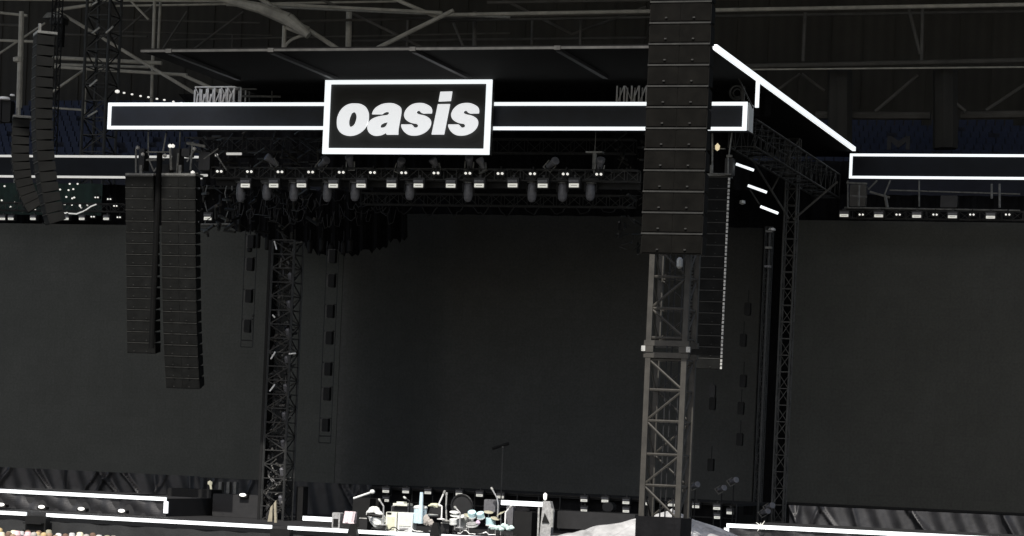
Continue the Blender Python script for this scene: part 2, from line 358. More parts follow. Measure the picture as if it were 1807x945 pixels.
o_in = [(380,448),(412,475),(425,530),(412,600),(385,660),(345,692),(310,690),(292,650),(295,580),(320,500),(345,462)]
a_out = [(680,485,1),(700,430),(750,370),(840,320),(940,300),(1040,305),(1110,335),(1155,375),(1165,430),(1155,510),(1135,620),(1115,740),(1112,825,1),(925,825,1),(908,792,1),(850,825),(780,842),(700,838),(640,800),(610,750),(603,690),(625,620),(680,565),(760,530),(860,508),(930,500),(960,480),(960,455),(920,445),(880,458),(845,485,1)]
a_in = [(945,612,1),(880,628),(830,655),(815,690),(830,708),(880,705),(915,680),(935,640)]
s_out = [(490,470,1),(495,420),(475,365),(420,325),(345,300),(250,300),(160,325),(85,385),(45,450),(35,510),(60,570),(120,615),(180,635),(240,645),(268,675),(250,705),(205,705),(180,680),(155,655,1),(-12,655,1),(-10,700),(30,770),(100,825),(180,840),(280,830),(380,785),(450,715),(478,640),(470,580),(430,535),(370,505),(300,490),(250,470),(237,450),(255,428),(290,430),(320,460),(350,472,1)]
i_dot = [(640,110,1),(832,105,1),(808,262,1),(610,272,1)]; i_stem = [(598,318,1),(795,315,1),(695,822,1),(492,822,1)]
def glyph(loops, ox, oy, dx=0):
    cu = bpy.data.curves.new('letter', 'CURVE'); cu.dimensions = '2D'; cu.fill_mode = 'BOTH'; cu.extrude = .04
    for lp in loops:
        pts = cr(lp); sp = cu.splines.new('POLY'); sp.points.add(len(pts)-1); sp.use_cyclic_u = True
        for q, (x, y) in zip(sp.points, pts):
            u, z = Q(ox+(x+dx)/9.45, oy+y/9.45, VS-.06); q.co = (u-SG.o.x, z-SG.o.z, 0, 1)
    tmp = bpy.data.objects.new('letter', cu); COL.objects.link(tmp)
    me = bpy.data.meshes.new_from_object(tmp.evaluated_get(bpy.context.evaluated_depsgraph_get()))
    bpy.data.objects.remove(tmp)
    me.transform(Matrix.Translation((0, -.07, 0)) @ Matrix.Rotation(R(90), 4, 'X'))
    me.materials.clear(); me.materials.append(letters)
    ob = bpy.data.objects.new('letter', me); COL.objects.link(ob); ob.parent = SG.e; return ob
glyph([o_out, o_in], 585, 150); glyph([a_out, a_in], 585, 150); glyph([s_out], 710, 150); glyph([i_dot, i_stem], 710, 150); glyph([s_out], 710, 150, 784)
# hangers between roof and beam
for i, x in enumerate((262, 318)):
    k = MB(); k.tube(P(x, 232, VB+.4), P(x-2, 300, VB+2), .035); solid('drop_rod', k, alu_dk, P(x, 300, VB+2), ['left', 'right'][i]+' steel drop rod between the sign beam and the left speaker frame', 'rod', group='drop rods under the beam')

# ------------------------------------------------------------------ wing headers
def wing(xa, xb, yta, ytb, yba, ybb, v, label, tk, gaps=(), smat=strip, kink=None, endcap=None):
    ua = Q(xa, 290, v)[0]; ub = Q(xb, 290, v)[0]
    zta, ztb = Q(xa, yta, v)[1], Q(xb, ytb, v)[1]; zba, zbb = Q(xa, yba, v)[1], Q(xb, ybb, v)[1]
    z1 = (zta+ztb)/2; z0 = (zba+zbb)/2; print(label[:20], zta, ztb, zba, zbb)
    W = Thing('wing_header', label, 'header beam', ((ua+ub)/2, v, z0), group='wing headers')
    k = MB(); k.box(ua, ub, v+.05, v+.6, z0-.04, z1+.04); W.part('panel', k, navy_d)
    for z in (z1, z0):
        k = MB(); k.box(ua, ub, v, v+.048, z-tk*.45, z+tk*.45); W.part('light_strip', k, smat)
    if endcap:
        k = MB(); k.box(ua, ua+tk, v, v+.048, z0+tk/2+.002, z1-tk/2-.002); W.part('light_strip', k, smat)
    return W
wing(1499, 1990, 267, 281, 306, 322, 25, 'navy header outlined in white light above the right hand screen', .135, endcap=1)
wing(-60, 442, 289, 262, 321, 303, 25, 'navy header outlined in white light above the left hand screen', .13, smat=strip_dim)

# ------------------------------------------------------------------ screens
def screen(name, x0, x1, ytop, yb0, yb1, v, m, label, dv=.25):
    ua = Q(x0, 600, v)[0]; ub = Q(x1, 600, v)[0]
    z1 = Q((x0+x1)/2, ytop, v)[1]; z0 = (Q(x0, yb0, v)[1]+Q(x1, yb1, v)[1])/2
    t = Thing(name, label, 'screen', ((ua+ub)/2, v, z0))
    k = MB(); k.box(ua, ub, v, v+dv, z0, z1); t.part('display', k, m)
    k = MB(); k.box(ua-.03, ua-.002, v, v+dv, z0, z1); k.box(ub+.002, ub+.012, v+.01, v+dv, z0, z1); k.box(ua, ub, v-.03, v+dv, z0-.1, z0-.002); t.part('frame', k, black)
    return z0
screen('led_screen', -260, 478, 395, 815, 845, 26, scr_a, 'large blank dark video screen left of the lattice column')
screen('led_screen', 514, 600, 395, 849, 852, 26, scr_a, 'narrow blank grey screen panel just right of the left lattice column')
ua = Q(600.5, 600, 26)[0]; ub = Q(1338, 600, 31)[0]; z1 = Q(900, 350, 30)[1]; z0 = Q(640, 853, 30)[1]
t = Thing('led_screen', 'widest blank black video screen in the centre under the name sign', 'screen', ((ua+ub)/2, 31, z0))
def cs(f, h):
    u = ua+(ub-ua)*(f**1.6); q = min(1, (u-ua)/4.5); q = q*q*(3-2*q); return (u, 26+.02+5*q, z0+(z1-z0)*h)  # recess curve added so the screen fades into shade beyond its left edge
k = MB(); k.sheet(cs, 90, 4); k.sheet(lambda f, h: (cs(f, h)[0], cs(f, h)[1]+.2, cs(f, h)[2]), 90, 4); o = t.part('display', k, scr_b); smooth(o)
k = MB(); k.sheet(lambda f, h: (cs(f, 0)[0], cs(f, 0)[1]-.03+h*.25, z0-.005), 90, 1); k.sheet(lambda f, h: (cs(f, 0)[0], cs(f, 0)[1]-.03, z0-.1+.095*h), 90, 1); t.part('frame', k, black)
screen('led_screen', 1396, 2080, 392, 888, 915, 26, scr_c, 'large blank dark video screen at the right edge')
# black drape returns between screens
def drape(x0, x1, y0, y1, v, label, amp=.1, m=cloth_bk):
    ua, ub, z0, z1 = PB(x0, y0, x1, y1, v); k = MB(); ph = random.random()*6; n = max(20, int((ub-ua)*8))
    k.sheet(lambda s, t: (ua+(ub-ua)*s, v + amp*math.sin(ph+(ub-ua)*s*5)+amp*.4*math.sin((ub-ua)*s*13.7+ph), z0+(z1-z0)*t), n, 2)
    return solid('masking_drape', k, m, ((ua+ub)/2, v, z0), label, 'drape')
drape(1325, 1404, 330, 910, 31.5, 'tall black drape between the centre screen and the right hand screen')
drape(600, 1300, 170, 380, 24.5, 'wide black border drape added to shade the top of the centre screen')  # border added to keep skylight off the upper screen
drape(1225, 1497, 283, 402, 29, 'black drape behind the slanted white tubes, left of the right header')
drape(655, 1180, 240, 352, 14, 'black border drape added behind the dim rear truss to shade the screen')  # further border added in front, deepening the shade on the screen
drape(466, 483, 400, 880, 26.6, 'narrow black drape closing the gap at the left lattice column', .04)
drape(1396, 2050, 345, 400, 27, 'low black drape strip above the right hand screen')
drape(-200, 520, 325, 400, 27.5, 'low black drape strip above the left hand screen')
drape(560, 1250, 322, 372, 27.5, 'black drape strip above the centre screen behind the lighting truss')
# ragged dark border hanging over the screens
k = MB(); ua = Q(405, 400, 22)[0]; ub = Q(720, 400, 22)[0]
n = 90
top = [Q(405+315*i/n, 335, 22) for i in range(n+1)]
bot = []
for i in range(n+1):
    x = 405+315*i/n; f = i/n; y = 400 + 44*min(1, f*1.9) - (0 if f < .75 else (f-.75)*120) + random.choice((0, 0, 2, 3, 7)) + 3*math.sin(f*40)
    bot.append(Q(x, y, 22))
k.add([(top[i][0], 22+.25*math.sin(i*.9), top[i][1]) for i in range(n+1)] + [(bot[i][0], 22+.25*math.sin(i*.9+.4), bot[i][1]) for i in range(n+1)], [(i, i+1, i+n+2, i+n+1) for i in range(n)])
solid('cable_curtain', k, cloth_bk, (ua, 22, bot[0][1]), 'ragged black cloth and cable border hanging above the narrow screen panel', 'drape')
cb = MB()
for i in range(70):
    x = random.uniform(410, 700); y = random.uniform(335, 380); L = random.uniform(15, 60); x2 = x+random.uniform(-30, 30)
    a = P(x, y, 21+random.random()); b = P(x2, y+random.uniform(-8, 20), 21+random.random()); mid = (a+b)/2 - Vector((0, 0, L*.012))
    cb.path([a, (a+mid)/2-Vector((0, 0, L*.006)), mid, (b+mid)/2-Vector((0, 0, L*.006)), b], .018, 4)
solid('cable_swag', cb, blackm, P(560, 380, 21), 'tangle of looping black cables slung above the narrow screen panel', 'cables', kind='stuff')

# ------------------------------------------------------------------ stage decks, risers, light strips
VD = -1.0
zd = Q(280, 919, VD)[1]
print('deck', zd)
dk = Thing('stage_deck', 'low black stage deck along the bottom with white lit front edge', 'stage', (0, VD, 0))
uE = Q(-80, 900, VD)[0]; uF = Q(1980, 960, VD)[0]
k = MB(); k.box(uE, uF, VD+.1, 40, zd-.25, zd); dk.part('platform', k, deck_m)
k = MB(); ph = 0
k.sheet(lambda s, t: (uE+(uF-uE)*s, VD+.12+.03*math.sin(s*190)+.02*math.sin(s*71+t*3), .0+(zd-.26)*t), 500, 6); dk.part('skirt', k, fasc_m)
for (x0, x1) in ((-70, 46), (82, 480), (509, 615), (628, 759), (778, 920)):
    a = Q(x0, 920, VD)[0]; b = Q(x1, 920, VD)[0]; k = MB(); k.box(a, b, VD-.05, VD+.05, zd-.07, zd+.075); dk.part('light_strip', k, strip)
for j, (x0, x1) in enumerate(((46, 82), (478, 512))):
    u0, u1, z0, z1 = PB(x0, 908+j*22, x1, 950+j*22, VD-.4); k = MB(); k.box(u0, u1, VD-.5, VD-.12, 0, zd-.05); 
    for q in range(5): k.box(u0+.06, u1-.06, VD-.8-q*.0, VD-.501, .2+q*.3, .25+q*.3)
    solid('stage_steps', k, black, ((u0+u1)/2, VD-.4, 0), ['black gap steps in the lit stage edge near the left crowd', 'black steps in the lit stage edge under the left lattice column'][j], 'steps')
# monitor clamps over the strip
for i, (x, y0, y1) in enumerate([(622, 925, 945), (768, 922, 945)]):
    u0, u1, z0, z1 = PB(x-7, y0, x+7, y1, VD-.3); k = MB(); k.prism([(u0-.05, z0), (u1+.05, z0), (u1-.08, z1), (u0+.08, z1)], VD-.35, VD-.1)
    solid('cable_box', k, black, ((u0+u1)/2, VD-.3, z0), ['small black cable box over the lit stage edge by the pink towel', 'bigger black cable box over the lit stage edge beside the drum kit'][i], 'cable box')
def riser(x0, x1, y0, y1, v, side, label, drop=28):
    a = Q(x0, 870, v)[0]; b = Q(x1, 900, v)[0]; z = (Q(x0, y0, v)[1]+Q(x1, y1, v)[1])/2; print('riser', z)
    t = Thing('stage_riser', label, 'riser', ((a+b)/2, v, zd), group='side risers')
    k = MB(); k.box(a, b, v+.06, v+8, zd+.005, z); t.part('platform', k, deck_m)
    k = MB(); k.sheet(lambda s, q: (a+(b-a)*s, v+.03+.03*math.sin(s*(b-a)*9)+.04*math.sin(s*(b-a)*3+q*4), zd+.01+(z-.12-zd)*q), 160, 8); t.part('skirt', k, sheet_m)
    k = MB(); k.box(a, b, v-.05, v+.02, z-.10, z+.055); t.part('light_strip', k, strip)
    k = MB(); e = b if side > 0 else a; k.box(e-.09, e+.09, v-.06, v+.03, zd+.15, z-.122); t.part('light_strip', k, strip)
    return z
zr1 = riser(-80, 293, 861, 879, 5, 1, 'low left side riser outlined in white light with crumpled skirt')
zr2 = riser(1285, 1980, 928, 958, 2, -1, 'low right side riser outlined in white light at bottom right')
a = Q(534, 915, 3)[0]; b = Q(598, 917, 3)[0]; z = Q(566, 916, 3)[1]; k = MB(); k.box(a, b, 3, 3.1, z-.08, z+.1); solid('light_tube', k, strip, (a, 3, z), 'short white light tube on deck left of the small grey monitor', 'light tube')
z = Q(921, 888, 8)[1]; a = Q(884, 888, 8)[0]; b = Q(957, 888, 8)[0]; k = MB(); k.box(a, b, 8, 8.1, z-.1, z+.1); solid('light_tube', k, strip, (a, 8, z), 'short white light tube raised right of the drum kit', 'light tube')
k = MB(); k.tube(P(624, 879, 4), P(656, 868, 4), .045, 8); k.lathe(P(657, 867.5, 4), [(.0, -.1), (.1, -.05), (.11, 0), (.08, .08), (0, .1)], 10); solid('boom_light', k, whitem, P(624, 879, 4), 'slanting white boom stick with round tip above the deck', 'boom')

# folded black sheeting below the screens
def sheeting(x0, x1, yt, yb, v, label, seed):
    rnd = random.Random(seed); ua = Q(x0, 860, v)[0]; ub = Q(x1, 880, v)[0]
    z1 = (Q(x0, yt[0], v)[1]+Q(x1, yt[1], v)[1])/2; z0 = (Q(x0, yb[0], v)[1]+Q(x1, yb[1], v)[1])/2
    folds = [(rnd.uniform(0, ub-ua), rnd.uniform(-.8, 1.2), rnd.uniform(.04, .12), rnd.uniform(.10, .4)) for _ in range(int((ub-ua)*.9))]
    def fn(s, t):
        u = ua+(ub-ua)*s; d = 0
        for c, sl, wd, am in folds:
            e = (u-ua-c-sl*(1-t)*(z1-z0)); 
            if abs(e) < wd*5: d += am*math.exp(-(e/wd)**2)
        return (u, v-d*.8-.06*math.sin(u*7+t*3), z0+(z1-z0)*t)
    k = MB(); k.sheet(fn, int((ub-ua)*22), 10); ob = solid('black_sheeting', k, sheet_m, ((ua+ub)/2, v, z0), label, 'sheeting'); smooth(ob)
sheeting(-120, 352, (818, 840), (858, 882), 15, 'crumpled black plastic sheeting under the left screen', 3)
sheeting(352, 475, (840, 850), (886, 892), 20, 'dark hanging sheet between the left riser and left lattice column', 4)
sheeting(515, 655, (848, 856), (912, 918), 20, 'folded dark sheeting behind the slanting white boom stick', 5)
sheeting(1395, 1990, (890, 920), (932, 960), 12, 'creased black sheeting strip beneath the right hand screen', 6)
u0, u1, z0, z1 = PB(375, 873, 480, 912, 9); k = MB(); k.box(u0, u1, 9, 10.2, zd+.01, z1, .04); solid('speaker_bin', k, deck_m, ((u0+u1)/2, 9, zd), 'wide black speaker bin on deck left of the lattice column', 'speaker')
u0, u1, z0, z1 = PB(295, 862, 372, 905, 10); k = MB(); k.box(u0, u1, 10, 11.2, zd+.01, z1, .04); solid('speaker_bin', k, black, ((u0+u1)/2, 10, zd), 'black cabinet on deck beside the left riser end', 'speaker')
u0, u1, z0, z1 = PB(522, 858, 534, 922, 9); k = MB(); k.box(u0, u1, 9, 9.6, zd+.01, z1, .03); solid('equipment_rack', k, black, ((u0+u1)/2, 9, zd), 'narrow tall black rack right of the left lattice column', 'rack')
# rear riser truss with lamps across the back
RT = Thing('rear_riser', 'low dark riser rail running behind the drum kit to the right', 'riser', (0, 14, zd))
a = Q(655, 872, 14)[0]; b = Q(1300, 900, 14)[0]; zr = (Q(700, 862, 14)[1]+Q(1250, 884, 14)[1])/2
k = MB(); k.box(a, b, 14, 22, zr-.12, zr); RT.part('platform', k, deck_m)
k = MB(); k.box(a, b, 14.3, 14.4, zd+.01, zr-.13); RT.part('backing', k, cloth_bk)
k = MB(); k.tube((a, 13.9, zr-.02), (b, 13.9, zr-.02), .035); RT.part('rail', k, truss_dk); k = MB(); k.tube((a, 13.95, zr-.65), (b, 13.95, zr-.65), .03)
RT.part('rail', k, truss_dk)
for i in range(18):
    u = a+(b-a)*i/17; k = MB(); k.tube((u, 13.92, zd), (u, 13.92, zr-.03), .03); RT.part('post', k, truss_dk)

# ------------------------------------------------------------------ light fixtures (prototypes + copies)
ROTZ = -PHI
def proto(name, label, cat, group, build):
    t = Thing(name, label, cat, (0, 0, 0), group); build(t); t.used = False; t.group = group; return t
def put(t, p, label, rot=(0, 0, 0), scale=None):
    r = (rot[0], rot[1], ROTZ+rot[2])
    if not t.used:
        t.used = True; t.e.location = S(*p); t.e.rotation_euler = r; t.e['label'] = label
        if scale: t.e.scale = scale
        return t.e
    return dup(t.e, S(*p), r, label, scale)
def b_strobe(t):
    k = MB(); k.box(-.25, .25, -.12, .15, -.14, .3, .03); k.box(-.05, .05, -.03, .05, .3, .42); b = t.part('housing', k, blackm)
    k = MB(); k.box(-.2, .2, -.16, -.122, -.1, .055, .01); t.part('lens', k, lamp_w)
    k = MB(); k.box(-.13, .14, -.168, -.1605, -.03, -.012); t.part('louvre', k, black)
    k = MB(); k.box(-.2, .2, -.2, -.122, .09, .2); t.part('visor', k, domem)
strobe = proto('strobe_light', 'x', 'stage light', 'strobe lights', b_strobe)
def b_pair(t):
    k = MB(); k.box(-.2, .2, -.06, .1, -.11, .13, .02); k.box(-.03, .03, -.0, .06, .13, .3); t.part('housing', k, black)
    for s in (-1, 1):
        k = MB(); k.lathe((s*.09, -.06, 0), [(.02, .06), (.052, .05), (.05, 0), (.0, -.002)], 10, (0, -1, 0)); t.part('lamp', k, lamp_s)
pair = proto('blinder_light', 'x', 'stage light', 'twin lamp blinders', b_pair)
def b_dome(t):
    k = MB(); k.box(-.26, .26, -.2, .2, .3, .5, .04); t.part('base', k, blackm)
    k = MB(); k.box(-.29, -.22, -.06, .06, -.1, .3); k.box(.22, .29, -.06, .06, -.1, .3); k.box(-.29, .29, -.06, .06, .27, .31); t.part('yoke', k, black)
    k = MB(); k.lathe((0, 0, -.5), [(.0, -.02), (.13, .02), (.19, .12), (.215, .3), (.21, .62), (.17, .78), (.05, .8)], 12); o = t.part('head', k, domem); smooth(o)
    k = MB(); k.lathe((0, 0, .27), [(.25, 0), (.25, .028)], 12); t.part('collar', k, alu_dk)
mover = proto('moving_head_light', 'x', 'stage light', 'moving head lights', b_dome)
def b_spot(t):
    k = MB(); k.lathe((0, 0, 0), [(.06, -.3), (.12, -.28), (.13, .1), (.17, .22), (.17, .32), (.14, .33)], 12, (0, -.6, .8)); t.part('barrel', k, domem)
    k = MB(); k.box(-.2, -.16, -.03, .03, -.3, .05); k.box(.16, .2, -.03, .03, -.3, .05); k.box(-.2, .2, -.04, .04, -.34, -.3); t.part('yoke', k, alu_dk)
spot = proto('spotlight', 'x', 'stage light', 'tilted spotlights on the trusses', b_spot)
def b_floor(t):
    k = MB(); k.box(-.22, .22, -.1, .2, -.12, .04, .03); t.part('housing', k, black)
    k = MB(); k.lathe((0, -.1, 0), [(.04, .03), (.075, .02), (.08, 0), (.0, -.01)], 12, (0, -1, .25)); o = t.part('lens', k, lamp_s); o.scale = (2.1, 1, 1)
floorl = proto('floor_light', 'x', 'stage light', 'floor lights', b_floor)

def nth(i, n, a, where):
    w = 'leftmost' if i == 0 else ('rightmost' if i == n-1 else ORD[i]+' from left')
    return f'{a}, {w} {where}'
# main truss
VT = 4.0
TX0, TX1 = 372, 1125
MT = Thing('lighting_truss', 'long dark horizontal lighting truss below the name sign', 'truss', P(740, 318, VT))
k = MB(); zT = (Q(500, 306, VT)[1]+Q(1000, 307, VT)[1])/2; k.truss((Q(TX0, 306, VT)[0], VT+.25, zT), (Q(TX1, 306, VT)[0], VT+.25, zT), .45, .45, .55, .03, .016); MT.part('lattice', k, truss_dk)
k = MB(); k.box(Q(TX0, 306, VT)[0], Q(TX1, 306, VT)[0], VT+.6, VT+.63, zT-.5, zT+.15); MT.part('cable_tray', k, black)
xs = [390, 443, 497, 551, 605, 660, 715, 772, 828, 885, 942, 1000, 1059]
for i, x in enumerate(xs):
    u, _ = Q(x, 307, VT); put(pair, (u, VT-.1, zT+.02), nth(i, len(xs), 'twin lamp blinder on the main truss', 'in its row'))
xs = [436, 486, 535, 591, 640, 693.5, 741, 798, 848, 907, 960, 1015]
for i, x in enumerate(xs):
    u, z = Q(x, 327, VT); put(strobe, (u, VT-.05, z+random.uniform(-.01, .01)), nth(i, len(xs), 'white strobe under the main truss', 'in its row'))
xs = [421, 467, 515, 574, 623, 720, 823, 936, 990, 1039]
for i, x in enumerate(xs):
    u, z = Q(x, 333, VT+.1); put(mover, (u, VT+.35, z), nth(i, len(xs), 'grey domed moving head hanging under the main truss', 'in its row'), (0, 0, random.uniform(-.5, .5)), (.9, .9, random.uniform(.85, 1.05)))
xs = [(572, 288, .5, .6), (620, 287, .1, 0), (830, 287, .2, .1), (853, 292, -.3, -.4), (975, 289, .5, .6), (708, 292, .2, .3), (771, 292, 0, -.3), (482, 284, .3, -.5), (1060, 292, 0, .2)]
for i, (x, y, rx, ry) in enumerate(sorted(xs)):
    u, z = Q(x, y, VT+.2); put(spot, (u, VT+.1, z), nth(i, len(xs), 'grey spotlight standing on top of the main truss', 'in its row'), (rx, ry, ry))
k = MB(); u0, u1, z0, z1 = PB(1037, 268, 1066, 271, VT+.3); k.box(u0, u1, VT, VT+.3, z0, z1); k.tube(((u0+u1)/2, VT+.15, z0), ((u0+u1)/2, VT+.15, zT+.2), .09, 8); k.tube(((u0+u1)/2, VT+.15, z1), ((u0+u1)/2, VT+.15, zb_), .012, 4)
solid('chain_hoist', k, alu_dk, ((u0+u1)/2, VT+.15, zT+.2), 'grey T shaped chain hoist at the right end of the main truss', 'hoist')
# second darker truss behind, and hanging clutter
k = MB(); z2 = Q(780, 352, 12)[1]; k.truss((Q(640, 352, 12)[0], 12, z2), (Q(1120, 352, 12)[0], 12, z2), .5, .5, .6, .03, .016)
solid('lighting_truss', k, truss_dk, (0, 12, z2), 'dim rear truss seen just under the main lighting truss', 'truss')
k = MB(); z2 = Q(760, 275, 12)[1]; k.truss((Q(330, 275, 10)[0], 10, z2+.2), (Q(1120, 275, 10)[0], 10, z2+.2), .5, .6, .7, .03, .016)
solid('lighting_truss', k, truss_dk, (0, 10, z2), 'dim upper truss half hidden behind the name sign', 'truss')
rnd = random.Random(4)
for i in range(10):
    x = 655+i*45; k = MB(); a = P(x, 365, 12); pts = [a + Vector((j*.12, 0, -.35*math.sin(j/6*math.pi)*rnd.uniform(.6, 1.2))) for j in range(7)]
    k.path(pts, .025, 5); solid('cable_loop', k, blackm, a, nth(i, 10, 'black cable loop sagging beneath the dim rear truss', 'in its row'), 'cable', group='cable loops')

# left part: small wing truss row with lights (y 385)
def smalltruss(x0, x1, y0, y1, v, label, m=truss_dk, w_=.4):
    a = P(x0, y0, v); b = P(x1, y1, v); z = (a.z+b.z)/2; a.z = b.z = z; k = MB(); k.truss(a, b, w_, w_, .5, .028, .014); solid('lighting_truss', k, m, (a+b)/2, label, 'truss'); return z
smalltruss(1488, 1960, 372, 388, 24, 'dark lighting truss hanging under the right wing header')
smalltruss(-60, 222, 362, 368, 24, 'dark lighting truss hanging under the left wing header')
smalltruss(342, 442, 325, 325, 24, 'short dark truss right of the left speaker hangs')
xs = [1491, 1552, 1619, 1682, 1749]
for i, x in enumerate(xs):
    u, z = Q(x, 380+ (x-1491)*.012, 23.5); put(strobe, (u, 23.4, z), nth(i, 5, 'white strobe on the right wing truss', 'in its row'), scale=(1, 1, .8))
    if i < 5:
        x2 = [1521, 1586, 1651, 1716, 1779][i]; u, z = Q(x2, 379, 23.5); put(pair, (u, 23.4, z), nth(i, 5, 'small twin lamp on the right wing truss', 'in its row'), scale=(.85, 1, .85))
xs = [8, 23, 62, 120, 148, 191]
for i, x in enumerate(xs):
    u, z = Q(x, 386, 23.5); put(strobe, (u, 23.4, z), nth(i, 6, 'strobe on the left wing truss', 'in its row'), scale=(.75, 1, .7))
for i, (x, y) in enumerate([(168, 383), (214, 384), (175, 349), (208, 364), (197, 352)]):
    u, z = Q(x, y, 23.5); put(pair, (u, 23.3, z), ['small twin lamp at truss height between two left strobes', 'small twin lamp against the left speaker hang at truss height', 'small twin lamp beneath the left header by the lit cable', 'small twin lamp low beside the left speaker hang', 'small bright twin lamp above the left wing truss'][i], scale=(.8, 1, .7))
u, z = Q(370, 385, 23.5); put(strobe, (u, 23.4, z), 'single white strobe right of the left speaker hang')
k = MB(); k.tube(P(345, 396, 23.4), P(415, 395, 23.4), .06, 8); solid('hanging_bar', k, alu_dk, P(380, 396, 23.4), 'grey bar carrying the single strobe right of the left speaker hang', 'bar')
for i, x in enumerate((349, 363, 400, 412)):
    k = MB(); pts = [P(x+3*math.sin(j*1.3+i), 318+j*11, 23.6) for j in range(8)]; k.path(pts, .03, 5); solid('hanging_cable', k, alu_dk, pts[-1], nth(i, 4, 'grey hanging cable above the single strobe', 'of four'), 'cable', group='hanging cables by the left hang')
# green starry net with bulbs
t = Thing('bulb_net', 'dark green net dotted with small white bulbs at far left', 'light net', P(80, 378, 25))
u0, u1, z0, z1 = PB(-40, 322, 175, 378, 25.2); k = MB(); k.sheet(lambda s, q: (u0+(u1-u0)*s, 25.4+.1*math.sin(s*40), z0+(z1-z0)*q), 60, 4); t.part('net', k, greennet)
rnd = random.Random(8)
pts = [(106, 334), (121, 335), (117, 347), (131, 348), (114, 360), (127, 361), (141, 361), (154, 362), (118, 374), (137, 324), (123, 324), (3, 353), (8, 328), (53, 331), (47, 342), (60, 356), (62, 370), (52, 368), (48, 317)] + [(random.uniform(-30, 170), random.uniform(326, 374)) for _ in range(12)]
for x, y in pts:
    k = MB(); k.lathe(P(x, y, 25.2), [(.0, -.05), (.05, -.03), (.055, .02), (0, .05)], 8); t.part('bulb', k, lamp_s)
k = MB(); k.path([P(x, y, 23.8) for x, y in [(106, 375), (120, 376), (135, 377), (150, 371), (160, 364), (170, 360)]], .035, 6); solid('light_rope', k, strip_dim, P(106, 376, 23.8), 'curved white light rope sagging below the bulb net', 'light rope')
# strobe bar row behind band
xs = [(684, 866), (719, 867), (758, 868.5), (813, 871), (849, 873), (886, 876), (1033, 882), (1070, 883), (1107, 886), (1147, 888), (1187, 890), (1230, 893), (1267, 896)]
for i, (x, y) in enumerate(xs):
    u, z = Q(x, y, 13.7); put(strobe, (u, 13.6, z), nth(i, len(xs), 'white strobe on the low rail behind the band gear', 'in its row'), scale=(.75, 1, .72))
for i, (x, y) in enumerate([(684, 882), (1033, 900), (1107, 901), (1268, 912), (1290, 904)]):
    u, z = Q(x, y, 13.5); put(strobe, (u, 13.4, z), ['lower white strobe behind the cream amplifiers', 'lower white strobe left of the grey tent', 'lower white strobe just above the grey tent slope', 'lower white strobe right of the tent tower', 'small lower strobe at the left end of the right riser'][i], scale=(.7, 1, .7))
for i, (x, y) in enumerate([(6, 890), (77, 894), (147, 897.5), (218, 901)]):
    u, z = Q(x, y, 4.4); put(floorl, (u, 4.3, z), nth(i, 4, 'oval floor light in front of the left riser skirt', 'in its row'))
u, z = Q(404, 848, 16)
put(floorl, (Q(430, 873, 8.9)[0], 8.9, Q(430, 873, 8.9)[1]), 'oval white light on top of the wide black speaker bin')

